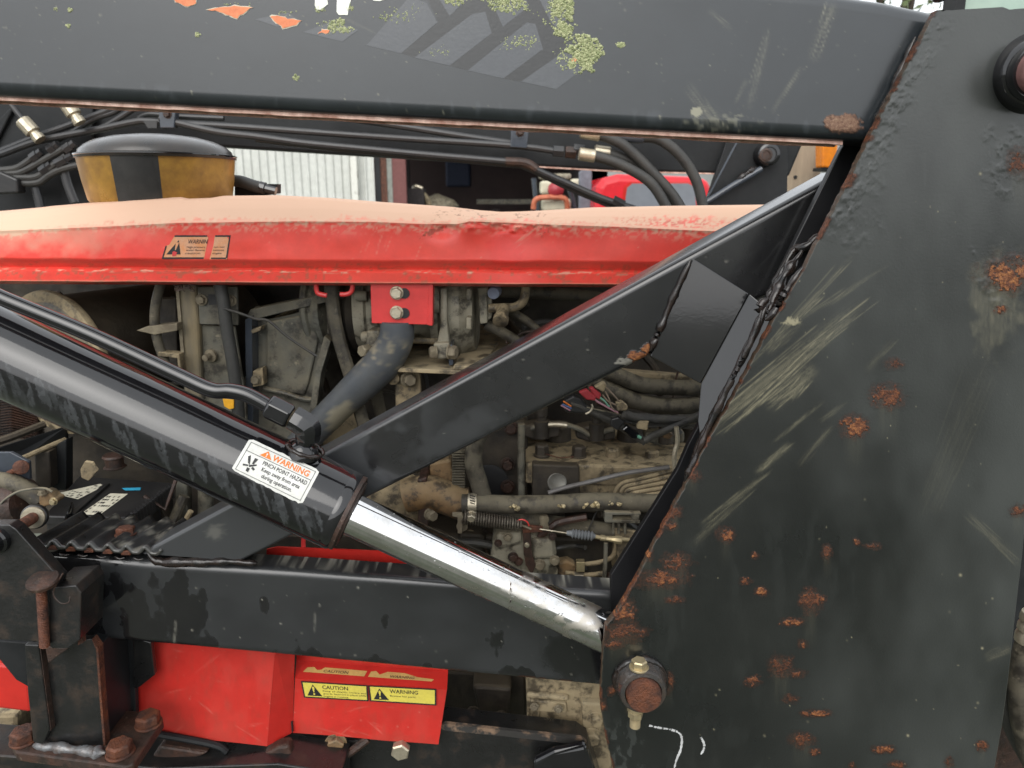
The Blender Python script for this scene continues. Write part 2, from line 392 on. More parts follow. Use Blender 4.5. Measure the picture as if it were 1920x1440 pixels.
def lay_poly(mb, pts, qm, surf, cut=1):
    pts = np.array(pts, float); 
    if cut > 1:
        n = len(pts); pts = np.concatenate([pts[i]+(pts[(i+1) % n]-pts[i])*np.linspace(0, 1, cut, endpoint=False)[:, None] for i in range(n)])
    p = qm(pts[:, 0], pts[:, 1]); mb.add(surf(p[:, 0], p[:, 1]), [tuple(range(len(pts)))])
def lay_rect(mb, u0, v0, u1, v1, qm, surf, nu=8, nv=4):
    uu, vv = np.meshgrid(np.linspace(u0, u1, nu), np.linspace(v0, v1, nv)); p = qm(uu.ravel(), vv.ravel())
    mb.add(surf(p[:, 0], p[:, 1]), gridF(nv, nu))
def lay_frame(mb, u0, v0, u1, v1, wu, wv, qm, surf, n=12):
    lay_rect(mb, u0, v0, u1, v0+wv, qm, surf, n, 2); lay_rect(mb, u0, v1-wv, u1, v1, qm, surf, n, 2)
    lay_rect(mb, u0, v0+wv, u0+wu, v1-wv, qm, surf, 2, n); lay_rect(mb, u1-wu, v0+wv, u1, v1-wv, qm, surf, 2, n)
def plane_surf(Y): return lambda x, y: Parr(x, y, Y)
def proj(V):
    V = np.asarray(V, float); x = V[..., 0]; y = V[..., 1]; z = V[..., 2]-CH
    d = y*_c - z*_s; up = y*_s + z*_c
    return 960+F*x/d, 720-F*up/d
def Pz(px, py, z):                     # the point seen at that pixel on the level z
    u = (px-960)/F; v = (720-py)/F; t = (z-CH)/(v*_c-_s); return Vector((t*u, t*(_c+v*_s), z))
def boxloft(top, bot, Y, depth, r, nface, back=True, na=6):
    top = np.asarray(top, float); bot = np.asarray(bot, float)
    A = Parr(top[:, 0], top[:, 1], Y); B = Parr(bot[:, 0], bot[:, 1], Y)
    d = A-B; d = d/np.linalg.norm(d, axis=1, keepdims=True); yv = np.array([0, 1.0, 0])
    rows = [A+yv*depth]
    for k in range(na+1):
        a = math.pi/2*k/na; rows.append(A - d*r*(1-math.cos(a)) + yv*r*(1-math.sin(a)))
    f0 = A-d*r; f1 = B+d*r
    for k in range(1, nface): rows.append(f0+(f1-f0)*k/nface)
    for k in range(na+1):
        a = math.pi/2*k/na; rows.append(B + d*r*(1-math.sin(a)) + yv*r*(1-math.cos(a)))
    rows.append(B+yv*depth)
    G = np.stack(rows); nv, nu = G.shape[:2]; Fc = gridF(nv, nu)
    if back:
        Fc += [((nv-1)*nu+i, (nv-1)*nu+i+1, i+1, i) for i in range(nu-1)]
        Fc += [tuple(k*nu for k in range(nv)), tuple(k*nu+nu-1 for k in range(nv-1, -1, -1))]
    return G, Fc
def curve(tab, n):
    tab = np.array(tab, float); x = np.linspace(tab[0, 0], tab[-1, 0], n); return np.stack([x, np.interp(x, tab[:, 0], tab[:, 1])], 1)
def specks(px, py, n, x0, x1, y0, y1, seed, r0=1.3, r1=2.6):
    g = np.random.default_rng(seed); out = np.zeros_like(px)
    for _ in range(n):
        cx, cy, r = g.uniform(x0, x1), g.uniform(y0, y1), r0*.8+(r1-r0)*g.random()**4
        sel = (abs(px-cx) < 3*r+3) & (abs(py-cy) < 3*r+3)
        out[sel] = np.maximum(out[sel], (.12+.75*g.random()**2.5)*np.exp(-((px[sel]-cx)**2+(py[sel]-cy)**2)/(r*r)))
    return out
def MK(px): return np.zeros(px.shape+(4,))

# ================================================================== ground
gx = np.linspace(-1, 1, 41); gx = np.sign(gx)*abs(gx)**3*1500
gv = np.array([(x, y, 0.0) for y in gx for x in gx])
GRD = mat('wet_gravel_yard', K(.105,.105,.085), K(.060,.075,.045), .75, .95, scale=.9, bump=.8, bscale=40)
tag(obj('ground', (gv, gridF(41, 41)), GRD, None, smooth=0), 'grey green gravel yard under the tractor', 'ground', kind='structure')

# ================================================================== near loader arm
YA = .757
arm = thing('loader_boom', 'thick black loader arm across the top with torn stripe decals and lichen', 'loader arm', P(200, 178, YA))
top = curve([(-260, -190), (1400, -30), (1560, -14), (1660, 0), (1735, 16), (1800, 30)], 660); bot = curve([(-260, 166), (0, 180), (1600, 264), (1800, 275)], 660)
G, Fc = boxloft(top, bot, YA, .055, .0125, 112)
px, py = proj(G); m = MK(px)
m[..., 0] = .85*blob(px, py, 1580, 231, 34, 17, .5, 3, .2)
yb = np.interp(px, bot[:, 0], bot[:, 1])
g = specks(px, py, 190, 0, 1700, 0, 260, 5)
for a in [(1560, 10, 1525, 110, 9, .9), (1440, 60, 1405, 200, 6, .5), (1330, 20, 1370, 55, 5, .4), (1500, 130, 1450, 210, 5, .5), (1310, 205, 1360, 245, 15, .8), (1290, 160, 1345, 240, 9, .5), (1400, 150, 1380, 190, 4, .4), (640, 30, 700, 60, 3, .3)]:
    g = np.maximum(g, .28*a[5]*streak(px, py, *a[:5], s=int(a[0]))); g = np.maximum(g, .6*a[5]*bundle(px, py, *a[:4], a[4], 8, int(a[0])))
g = np.maximum(g, .8*blob(px, py, 1307, 210, 12, 9, .9, 8)); g = np.maximum(g, .35*sstep(.5, .65, fbm(px/7, py/7, 3))*blob(px, py, 1350, 230, 55, 18, .9, 9, .5))
m[..., 1] = g
b = .55*sstep(.56, .78, fbm(px/14, py/40, 21, 3))*sstep(48, 28, yb-py)*sstep(-2, 10, yb-py)
b = np.maximum(b, .30*fbm(px/260, py/120, 4, 4)); m[..., 2] = b
arm_beam = obj('arm_beam', (G.reshape(-1, 3), Fc), ARM, arm, smooth=50, mk=m.reshape(-1, 4))
for j, (ya, yb_, dz) in enumerate(((.7685, .7740, .0030), (.785, .791, .0042))):
    pts = curve([(-260, 166), (0, 180), (1590, 263.5)], 120); A = Parr(pts[:, 0], pts[:, 1], YA)
    jit = (fbm(np.arange(120)/3., np.zeros(120)+j, 9, 3)-.5)*.0014
    lo = A[:, 2]-dz+jit; rows = []
    for yy, zz in ((ya, A[:, 2]+.001), (ya, lo), (yb_, lo), (yb_, A[:, 2]+.001)): rows.append(np.stack([A[:, 0], np.full(120, yy), zz], 1))
    obj('seam_lip', (np.stack(rows).reshape(-1, 3), gridF(4, 120)), EDGE, arm)
def flat(name, pts, Y, m_, parent, lift=.0004, n=1):
    return obj(name, prism(pts, Y-lift, lift*.8), m_, parent, smooth=0)
flat('dark_band', [(752, 99), (777, 108), (843, 123), (877, 132), (944, 147), (977, 153), (1058, 98), (1075, 20), (1066, -6), (800, -6), (822, 42)], YA, DBAND, arm, .00015)
for pts in ([(687, 85), (752, 100), (820, 42), (800, 6), (768, -6)], [(777, 108), (843, 123), (922, 62), (910, 22), (886, 26)], [(877, 132), (944, 147), (1018, 92), (1004, 45), (988, 42)],
            [(977, 153), (1043, 167), (1092, 130), (1080, 104), (1056, 98)], [(822, -4), (843, 30), (878, -4)], [(922, 4), (943, 50), (992, 12), (985, -4)], [(1010, -4), (1034, 44), (1052, 58), (1066, 20), (1060, -4)], [(568, 60), (642, 78), (672, 56), (622, 40)], [(478, 36), (520, 50), (566, 42), (540, 24)]):
    flat('stripe_decal', pts, YA, STRIP, arm, .0003)
for pts in ([(322, -6), (330, 4), (352, 13), (367, 6), (366, -6)], [(389, 18), (412, 13), (440, 11), (473, 13), (460, 22), (444, 33), (428, 29), (412, 21)], [(507, 31), (520, 30), (540, 35), (567, 38), (556, 46), (530, 53), (518, 42)], [(597, 62), (604, 54), (617, 57), (616, 62)], [(1069, 114), (1076, 107), (1083, 112), (1078, 117)]):
    cx_ = sum(p[0] for p in pts)/len(pts); cy_ = sum(p[1] for p in pts)/len(pts); rj = random.Random(int(cx_)); fine = []
    for i_ in range(len(pts)):
        a_, b2 = pts[i_], pts[(i_+1) % len(pts)]
        for t_ in (0, .33, .66): fine.append((a_[0]*(1-t_)+b2[0]*t_+rj.uniform(-1.6, 1.6), a_[1]*(1-t_)+b2[1]*t_+rj.uniform(-1.6, 1.6)))
    flat('torn_edge', [(cx_+(x_-cx_)*1.07+rj.uniform(-1, 1), cy_+(y_-cy_)*1.16+rj.uniform(-1, 1)) for x_, y_ in fine], YA, PAPER, arm, .0005)
    flat('torn_decal', fine, YA, TORN, arm, .0008)
for pts in ([(591, -6), (590, 10), (594, 18), (602, 18), (612, 10), (615, 8), (613, -6)], [(632, -6), (631, 22), (635, 28), (652, 28), (654, 12), (660, -6)], [(696, -6), (700, 1), (712, 2), (722, -1), (724, -6)]):
    flat('white_letter', pts, YA, LWHT, arm, .0006)
def lumps(sites, Yf, seed, mean=.0016):
    rnd = random.Random(seed); mb = MB()
    for cx, cy, rx, ry, n, sc in sites:
        for _ in range(n):
            a = rnd.uniform(0, 6.283); q = math.sqrt(rnd.random())*1.25; x = cx+rx*q*math.cos(a); y = cy+ry*q*math.sin(a)
            if rx > 9 and float(fbm(np.array(x/9.), np.array(y/9.), int(cx), 3)) < .27+.24*q*q: continue
            r = mean*sc*rnd.uniform(.5, 1.5); c = P(x, y, Yf); k = 7; V = []; ph = rnd.random()*6
            for rr, hh in ((1.0, 0), (.8, .45), (.35, .75)):
                for i in range(k):
                    t = 6.283*i/k+ph; j = rnd.uniform(.75, 1.25); V.append((c.x+r*rr*j*math.cos(t), c.y-r*hh*rnd.uniform(.6, 1.3), c.z+r*rr*j*math.sin(t)))
            Fc = [(i+o*k, (i+1) % k+o*k, (i+1) % k+(o+1)*k, i+(o+1)*k) for o in (0, 1) for i in range(k)]+[tuple(range(2*k, 3*k))]
            mb.add(V, Fc)
    return mb
LSX = [(1095, 100, 30, 30, 240, 1.2), (1075, 112, 38, 22, 90, .8), (1058, 55, 17, 20, 130, 1.0), (1055, 15, 18, 30, 140, 1.1), (1040, 25, 22, 30, 40, .7), (632, 48, 16, 13, 60, .8), (648, 56, 14, 6, 26, .7), (615, 50, 20, 12, 16, .5),
      (955, 12, 32, 12, 70, .9), (940, 2, 34, 6, 40, .8), (850, 3, 18, 7, 36, .8), (985, 78, 22, 16, 34, .7), (960, 85, 22, 14, 18, .6), (825, 95, 22, 9, 24, .5), (745, 35, 30, 10, 26, .6), (770, 22, 40, 14, 20, .5), (1165, 84, 7, 4, 12, .8), (600, 18, 8, 5, 12, .6), (655, 15, 6, 6, 10, .6), (555, 146, 4, 4, 6, .9), (371, 65, 4, 4, 5, .9), (127, 49, 4, 3, 4, .8), (131, 18, 3, 3, 3, .8), (104, 18, 3, 3, 3, .6), (540, 25, 16, 8, 12, .45), (440, 8, 26, 5, 10, .45)]
LS = [(a_, b1, c1, d1, int(n1*3.6), s_*.66) for a_, b1, c1, d1, n1, s_ in LSX]+[(a_+random.uniform(-.5, .5)*c1, b1+random.uniform(-.5, .5)*d1, c1*1.25, d1*.5, int(n1*.5), s_*.5) for a_, b1, c1, d1, n1, s_ in LSX]
tag(obj('lichen', lumps(LS, YA, 4), LICH, arm, smooth=0), 'pale green lichen growing on the decals', None, kind='stuff')

# ================================================================== near loader frame: side plates, brace, rail
YP = .735
frm = thing('loader_tower', 'black steel loader frame with tall rust-chipped side plate, diagonal brace and rail', 'loader frame', P(1500, 1440, YP))
LE = [(0, 1768), (22, 1756), (125, 1700), (240, 1640), (375, 1574), (440, 1541), (505, 1508), (620, 1441), (735, 1381), (830, 1326), (900, 1291), (975, 1251), (1070, 1201), (1140, 1161), (1175, 1136), (1235, 1130), (1310, 1125), (1380, 1135), (1440, 1150), (1520, 1172)]
REd = [(0, 2012), (1040, 1918), (1150, 1905), (1280, 1891), (1360, 1880), (1440, 1866), (1520, 1850)]
rows = np.concatenate([[16], np.arange(19, 1500, 2.1)]); nv = len(rows); nu = 380
xl = lerp_tab(LE, rows); xr = lerp_tab(REd, rows)
xl = xl + (vnoise(rows/9, rows*0, 3)-.5)*3.0
s = np.linspace(0, 1, nu); PX = xl[:, None]+(xr-xl)[:, None]*s[None]; PY = np.repeat(rows[:, None], nu, 1)
PY[0] = np.interp(PX[0], [1756, 1800, 1880, 1893, 1912, 2000], [22, 18, 13, 18, 16, 14])
Gp = Parr(PX, PY, YP)
# blistered paint along the upper left edge and round two patches
de = PX-xl[:, None]; bl = sstep(70, 15, de)*sstep(470, 380, PY)*sstep(20, 60, PY)
bl = np.maximum(bl, blob(PX, PY, 1890, 300, 45, 60, .8, 31, .3)*.8); bl = np.maximum(bl, blob(PX, PY, 1880, 510, 55, 45, .8, 33, .3)); bl = np.maximum(bl, blob(PX, PY, 1590, 380, 60, 90, .9, 41, .4)*.35)
bub = np.clip(fbm(PX/12, PY/12, 7, 3)-.42, 0, 1)*2.2*bl
RP = [(1677, 682, 13, 7), (1665, 745, 22, 17), (1602, 800, 19, 16), (1297, 893, 13, 8), (1908, 958, 10, 9), (1360, 1003, 11, 11), (1270, 1054, 20, 13), (1240, 1086, 36, 12), (1214, 1040, 9, 8), (1264, 1125, 12, 5), (1172, 1146, 15, 18), (1168, 1186, 30, 13), (1150, 1206, 13, 8), (1416, 1042, 6, 5), (1551, 1034, 8, 10), (1398, 1090, 8, 5), (1428, 1109, 9, 7), (1518, 1128, 15, 18), (1542, 1122, 7, 5), (1487, 1166, 15, 6), (1535, 1130, 6, 4), (1505, 1208, 8, 6), (1464, 1250, 18, 15), (1494, 1263, 13, 6), (1411, 1277, 11, 7), (1482, 1310, 11, 6), (1511, 1338, 8, 5), (1535, 1337, 18, 5), (1503, 1388, 18, 10), (1526, 1410, 8, 5), (1655, 1405, 16, 6), (1680, 1434, 12, 6), (1597, 1437, 5, 6), (1780, 1430, 6, 8), (1842, 1399, 8, 8), (1606, 1016, 5, 5), (1637, 1024, 12, 5), (1255, 1277, 7, 10), (1243, 1293, 12, 8), (1127, 1322, 7, 9), (1147, 1296, 6, 7), (1886, 512, 32, 24), (1910, 305, 16, 18), (1876, 580, 9, 6), (1266, 960, 9, 10), (1256, 985, 9, 7), (1220, 1010, 6, 5)]
mk = MK(PX); R = np.zeros_like(PX)
for i, (cx, cy, rx, ry) in enumerate(RP):
    x0, x1, y0, y1 = cx-3*rx-8, cx+3*rx+8, cy-3*ry-8, cy+3*ry+8
    sel = (PX > x0) & (PX < x1) & (PY > y0) & (PY < y1)
    d_ = np.sqrt(((PX[sel]-cx)/rx)**2+((PY[sel]-cy)/ry)**2); n_ = .6*fbm(PX[sel]/(3+rx*.5), PY[sel]/(3+ry*.5), 50+i, 3)+.4*fbm(PX[sel]/4.2, PY[sel]/3.2, 90+i, 3)-.5
    hue = .5+.38*((i*37) % 11)/11.; f_ = d_*.80+n_*2.7+.34; R[sel] = np.maximum(R[sel], sstep(1.10, .92, f_)*np.clip(hue*(.55+.9*fbm(PX[sel]/6, PY[sel]/6, 9+i, 2)), .42, 1)); R[sel] = np.maximum(R[sel], .235*sstep(2.0, .9, d_*.8+n_*1.6))
edge = sstep(.48, .62, fbm(PY/26, PX*0+1, 5, 3)+.10*sstep(460, 380, PY)*sstep(200, 260, PY)+.12*sstep(560, 640, PY)*0)
R = np.maximum(R, .58*edge*sstep(7+24*fbm(PY/30, PX/30, 8, 3)*sstep(450, 330, PY)*sstep(230, 260, PY), 0, de))
Gs = specks(PX, PY, 80, 1300, 1900, 300, 1440, 12, 1.1, 2.8)
for a in [(1330, 800, 1600, 585, 13, .75), (1345, 785, 1560, 615, 5, .8), (1370, 800, 1595, 600, 4, 1), (1380, 760, 1500, 660, 7, .4), (1440, 760, 1525, 690, 13, .8), (1480, 745, 1520, 700, 8, 1), (1420, 885, 1480, 835, 6, .7), (1320, 980, 1430, 895, 5, .5), (1400, 690, 1590, 490, 4, .5), (1470, 620, 1540, 555, 4, .7), (1440, 660, 1500, 605, 7, .5), (1500, 600, 1660, 500, 3, .3), (1625, 695, 1675, 640, 6, .25), (1560, 570, 1620, 525, 3, .45), (1300, 1020, 1400, 925, 7, .35), (1815, 965, 1900, 1045, 7, .3), (1850, 1000, 1915, 1060, 4, .35), (1850, 1235, 1895, 1215, 8, .4), (1740, 960, 1845, 700, 20, .10), (1500, 870, 1560, 800, 5, .3), (1540, 790, 1580, 760, 4, .3), (1450, 830, 1540, 755, 3, .5), (1480, 60, 1500, 20, 4, .3)]:
    Gs = np.maximum(Gs, min(1, a[5]*.46)*bundle(PX, PY, *a[:4], a[4]*1.3, int(5+a[4]*1.4), int(a[0]+a[1]))); Gs = np.maximum(Gs, .22*a[5]*streak(PX, PY, *a[:5], s=int(a[0]+a[1]), grain=1.0))
Gs = np.maximum(Gs, .55*blob(PX, PY, 1484, 603, 14, 6, .9, 77, .5)); Gs = np.maximum(Gs, .16*blob(PX, PY, 1875, 570, 40, 70, .9, 78, .6)*fbm(PX/6, PY/25, 5)*1.3)
for i, (cx, cy, rx, ry) in enumerate(RP):           # rust bleed running down from chips
    if ry > 7: 
        sel = (abs(PX-cx) < 2*rx) & (PY > cy-ry) & (PY < cy+6*ry)
        Gs[sel] = np.maximum(Gs[sel], .07*sstep(6*ry, 0, PY[sel]-cy)*sstep(rx*1.2, rx*.3, abs(PX[sel]-cx))*fbm(PX[sel]/3, PY[sel]/30, i, 3))
B = np.clip((fbm(PX/150, PY/260, 14, 4)-.24)*1.6, 0, .85)*sstep(1330, 1640, PX+.10*(720-PY)); B = np.maximum(B, .95*sstep(560, 60, PY)*(.75+.5*(fbm(PX/80, PY/140, 3)-.5)))  # dry film, plus a paler upper plate painted in for sky sheen
B = np.maximum(B, .5*sstep(.55, .8, fbm(PX/18, PY/170, 15, 3))*sstep(230, 300, PY)*sstep(560, 420, PY))
B = np.maximum(B, .10*sstep(.5, .75, fbm(PX/20, PY/60, 19, 4))*sstep(900, 1000, PY)); B = np.maximum(B, .5*sstep(.5, .62, fbm(PX/9, PY/16, 23, 3))*sstep(1330, 1390, PY)*sstep(1215, 1190, PX))
mk[..., 0] = R; mk[..., 1] = Gs; mk[..., 2] = B*(1-R); mk[..., 3] = 0.55*sstep(1330, 1160, PX)*sstep(900, 1150, PY)*fbm(PX/60, PY/90, 3)
Gp[..., 1] -= bub*.0007; Gp[..., 1] += R*(.0003+.0005*(fbm(PX/5, PY/5, 2, 3)-.5))
# roll the sheet round the plate's edges so it has its 10 mm thickness
th = .010
def shifted(G_, dy): H = G_.copy(); H[..., 1] = YP+dy; return H
G2 = np.concatenate([shifted(Gp[:, :1], th), shifted(Gp[:, :1], .0012), Gp[:, 1:-1], shifted(Gp[:, -1:], .0012), shifted(Gp[:, -1:], th)], 1)
mk2 = np.concatenate([mk[:, :1], mk[:, :1], mk[:, 1:-1], mk[:, -1:], mk[:, -1:]], 1)
mk2[:, :2, 0] = np.maximum(mk2[:, :2, 0], (.30+.32*edge[:, :1])); mk2[:, :2, 1] = .15
t0 = shifted(G2[:1], th); G2 = np.concatenate([t0, G2], 0); mk2 = np.concatenate([mk2[:1], mk2], 0)
nv2, nu2 = G2.shape[:2]; Fp = gridF(nv2, nu2)
side_plate = obj('side_plate', (G2.reshape(-1, 3), Fp), PLT, frm, smooth=50, mk=mk2.reshape(-1, 4))
obj('back_face', ([tuple(P(x, y, YP+th)) for x, y in [(1756, 24), (1574, 375), (1441, 620), (1326, 830), (1201, 1070), (1138, 1175), (1128, 1310), (1172, 1500), (1850, 1500), (1918, 1040), (2000, 20)]], [tuple(range(11))]), DBLK, side_plate, smooth=0)
def chalk(path, w, seed):
    rnd = random.Random(seed); path = crom([P(x, y, YP) for x, y in path], 9); mb = MB(); k = mpx(1400, YP)
    for i in range(len(path)-1):
        if rnd.random() < .10: continue
        a, b = path[i], path[i+1]; d = (b-a).normalized(); nrm = Vector((-d.z, 0, d.x)); y = Vector((0, -.0004, 0))
        wa = w*k*rnd.uniform(.5, 1.2); mb.add([tuple(a+nrm*wa+y), tuple(b+nrm*wa*rnd.uniform(.7, 1.2)+y), tuple(b-nrm*wa+y), tuple(a-nrm*wa*rnd.uniform(.7, 1.2)+y)], [(0, 1, 2, 3)])
    return mb
obj('paint_mark', chalk([(1217, 1360), (1235, 1364), (1255, 1367), (1270, 1372), (1278, 1382), (1276, 1405), (1268, 1425), (1262, 1450)], 2.3, 5), CHALK, side_plate, smooth=0)
obj('paint_mark', chalk([(1314, 1382), (1320, 1394), (1319, 1405), (1314, 1414)], 2.2, 6), CHALK, side_plate, smooth=0)
obj('inner_plate', prism([(1588, 262), (1576, 281), (1482, 470), (1437, 560), (1291, 832), (1270, 880), (1145, 1078), (1145, 1135), (1150, 1300), (1200, 1500), (1770, 1500), (1826, 1040), (1880, 40), (1720, 30)], .813, .010), PITCH_BLK, frm, smooth=0, bevel=.0012)
# diagonal brace
YB = .832
top = curve([(262, 1038), (1575, 322)], 420); bot = curve([(455, 1052), (1600, 475)], 420)
G, Fc = boxloft(top, bot, YB, .05, .0075, 54)
px, py = proj(G); m = MK(px)
m[..., 0] = np.maximum(blob(px, py, 1195, 668, 20, 9, .8, 2)*.9, blob(px, py, 1212, 655, 8, 10, .8, 2))
m[..., 1] = np.maximum(specks(px, py, 60, 600, 1400, 450, 930, 31), .5*blob(px, py, 1180, 678, 22, 7, 1, 6)); m[..., 1] = np.maximum(m[..., 1], .22*blob(px, py, 405, 997, 14, 12, .9, 16, .5))
m[..., 2] = np.maximum(.85*sstep(.40, .52, fbm(px/70, py/70, 22, 4)+.25*sstep(760, 640, px)+.1*sstep(330, 480, px)*sstep(600, 500, px)), 0)*sstep(900, 690, px)
m[..., 2] = np.maximum(m[..., 2], .5*blob(px, py, 860, 810, 90, 28, .5, 24, .6, -.5)); m[..., 2] = np.maximum(m[..., 2], .12*fbm(px/160, py/60, 9))
brace = obj('diagonal_brace', (G.reshape(-1, 3), Fc), BLK, frm, smooth=50, mk=m.reshape(-1, 4))
# bent gusset between brace and side plate
a, b_, d = P(1299, 484, YB), P(1405, 551, .817), P(1219, 668, YB); n = (b_-a).cross(d-a).normalized()
c0 = P(1314, 720, .8)-Vector((0, 0, CH)); c = Vector((0, 0, CH))+c0*((a-Vector((0, 0, CH))).dot(n)/c0.dot(n))
n = (b_-a).cross(d-a).normalized(); n = -n if n.y < 0 else n
gus = obj('brace_gusset', hull8([a, b_, c, d], [v+n*.006 for v in (a, b_, c, d)]), BLK, frm, smooth=0, bevel=.0012)
C_ = Vector((0, 0, CH)); pl0 = P(1450, 588, .797); nf = (b_-pl0).cross(c-pl0).normalized()
def onpl(x, y): r_ = P(x, y, .8)-C_; return C_+r_*((pl0-C_).dot(nf)/r_.dot(nf))
e = [b_+Vector((.0002, 0, 0)), onpl(1450, 588), onpl(1413, 673), onpl(1372, 757), onpl(1345, 812), onpl(1318, 868), onpl(1308, 790), c+Vector((.0002, 0, 0))]
e_old = [b_+Vector((.0002, 0, 0)), P(1450, 588, .785), P(1413, 673, .785), P(1372, 757, .785), P(1316, 870, .785), P(1296, 800, .806), c+Vector((.0002, 0, 0))]
obj('gusset_flange', hull8(e, [v+Vector((.002, .006, -.001)) for v in e]), BLK, gus, smooth=0, bevel=.001)
for path, r, sd_ in (([P(1546, 432, .80), P(1512, 462, .80), P(1488, 470, .81), P(1460, 520, .80), P(1436, 566, .79)], .0045, 1), ([P(1506, 500, .742), P(1478, 540, .742), P(1448, 590, .742), P(1430, 600, .742)], .0042, 2), ([P(1428, 582, .742), P(1408, 640, .741), P(1368, 720, .741), P(1330, 800, .741), P(1300, 868, .741), P(1284, 905, .742)], .0040, 3), ([P(1436, 576, .748), P(1400, 655, .748), P(1358, 738, .748), P(1318, 822, .748), P(1294, 880, .748)], .0042, 13),
                     ([P(1296, 486, YB-.003), P(1262, 560, YB-.002), P(1236, 620, YB-.002), P(1217, 662, YB-.002)], .0042, 4), ([P(1505, 470, .775), P(1470, 520, .77), P(1445, 575, .76), P(1436, 588, .752)], .0060, 7), ([P(1440, 560, .752), P(1424, 575, .752), P(1432, 592, .748)], .0075, 8),
                     ([P(276, 1036, YB-.001), P(295, 1052, YB-.001), P(350, 1054, YB-.001), P(420, 1053, YB), P(482, 1056, YB)], .0058, 5), ([P(1290, 905, .743), P(1270, 950, .743)], .002, 9)):
    obj('weld_bead', weld(path, r, sd_), WELD, frm, smooth=60)
# horizontal rail
YR = .832
top = curve([(40, 1038), (330, 1057), (560, 1071), (1160, 1113)], 460); bot = curve([(40, 1188), (170, 1199), (500, 1229), (835, 1261), (1160, 1292)], 460)
G, Fc = boxloft(top, bot, YR, .038, .0095, 62)
px, py = proj(G); m = MK(px); yb = np.interp(px, bot[:, 0], bot[:, 1]); yt = np.interp(px, top[:, 0], top[:, 1])
wet = sstep(.48, .55, fbm(px/38, py/60, 44, 4)+.45*sstep(210, 175, px)+.22*blob(px, py, 275, 1140, 55, 60, .6, 3, .4)+.3*blob(px, py, 338, 1130, 14, 75, .3, 4, .3)+.16*sstep(30, 8, yb-py)-.25*sstep(370, 420, px)-.1*sstep(60, 30, py-yt))
wet = np.maximum(wet, .9*blob(px, py, 1085, 1230, 60, 50, .6, 4, .3))
m[..., 3] = wet*.8; m[..., 2] = (1-wet)*np.clip(.48+.6*(fbm(px/120, py/60, 7, 4)-.5), 0, 1)
m[..., 1] = np.maximum(specks(px, py, 70, 350, 1120, 1080, 1270, 61), .75*sstep(.52, .7, fbm(px/12, py/8, 5, 4))*sstep(.835, .85, G[..., 1])*sstep(440, 520, px))
m[..., 1] = np.maximum(m[..., 1], .7*streak(px, py, 328, 1165, 327, 1205, 2.5, 4)); m[..., 1] = np.maximum(m[..., 1], .4*streak(px, py, 590, 1150, 590, 1185, 2, 4))
m[..., 0] = sstep(.5, .62, fbm(px/16, py/5, 6, 3))*sstep(11, 2, yb-py)*sstep(480, 560, px)
obj('rail', (G.reshape(-1, 3), Fc), BLK, frm, smooth=50, mk=m.reshape(-1, 4))
# corrugated tread on the rail
nx = 150; ny = 14; X = np.linspace(55, 300, nx); mkx = np.linspace(0, 1, ny)
Gt = np.zeros((ny, nx, 3)); ph = (X-64)/34.5*2*math.pi
wv = .0052*np.maximum(np.cos(ph), -.55)
for j, t in enumerate(mkx):
    bp = Parr(X, np.interp(X, [55, 300], [1024, 1040]), .829); Gt[j] = bp; Gt[j, :, 1] = .829+t*.085; Gt[j, :, 2] = bp[:, 2]+.0045+wv
    Gt[j, :, 0] += t*.012
mt = np.zeros((ny, nx, 4)); tx, ty = proj(Gt); mt[..., 2] = np.clip((fbm(tx/30, ty/20, 3)-.3)*1.6, 0, .9); mt[..., 1] = .5*sstep(.55, .7, fbm(tx/20, ty/10, 8))*sstep(180, 230, tx); mt[..., 3] = .6*sstep(160, 90, tx); mt[0, :, 1] = .12
tread = obj('step_tread', (Gt.reshape(-1, 3), gridF(ny, nx)), BLK, frm, smooth=60, mk=mt.reshape(-1, 4))
sm = tread.modifiers.new('thick', 'SOLIDIFY'); sm.thickness = .0035; sm.offset = -1
for k in range(6):
    x = 64+34.5*(k+.5)-6
    obj('weld_bead', weld([P(x+2, 1036+k*2, .829), P(x+12, 1040+k*2, .828), P(x+22, 1037+k*2, .829)], .0028, 30+k), WELD, frm, smooth=60)
for k in range(6):
    x = 64+34.5*k; obj('rusty_slot', box(P(x, 1024+k*2.4, .8312), .012, .004, .0062), RUST, frm, bevel=.001)
# lower pivot pin on the side plate
o = P(1200, 1276, YP); k = mpx(1283, YP)
boss = obj('pin_boss', lathe(o, (0, -1, 0), [(0, 50*k), (.004, 48*k), (.008, 45.5*k), (.019, 44*k), (.022, 41.5*k), (.023, 34*k), (.016, 33*k)], 48), mat('grey_sheen_paint', K(.030,.030,.030), K(.050,.036,.028), .14, .4, scale=55, coat=.7, bump=.5, bscale=200), frm, smooth=40)  # boss base greyed so its colour carries part of the wet highlight
obj('boss_weld', weld([o+Vector((math.cos(a)*47*k, -.002, math.sin(a)*47*k)) for a in np.linspace(-1.1, 3.6, 22)], .0042, 21, .35), WELD, boss, smooth=60)
pin = obj('pivot_pin', lathe(o, (0, -1, 0), [(.012, 32*k), (.028, 32*k), (.031, 30*k), (.032, 0)], 40), RUST, frm, smooth=40)
q = P(1198, 1252, YP-.012)
obj('pin_bolt', hexhead(q+Vector((0, 0, .0)), (0, 0, 1), 14.5*k, .010, 1.25, .2), BOLT, frm, smooth=25)
nb = MB(); q2 = P(1192, 1328, YP-.012); nb.add(*lathe(q2+Vector((0, 0, .004)), (0, 0, -1), [(0, .0085), (.006, .0085), (.0065, .0095)], 20)); nb.add(*lathe(q2+Vector((0, 0, -.001)), (0, 0, -1), [(0, .0088), (.009, .0088), (.010, .008)], 6, .4)); nb.add(*threads(q2+Vector((0, 0, -.010)), (0, 0, -1), .0062, .014, .0016))
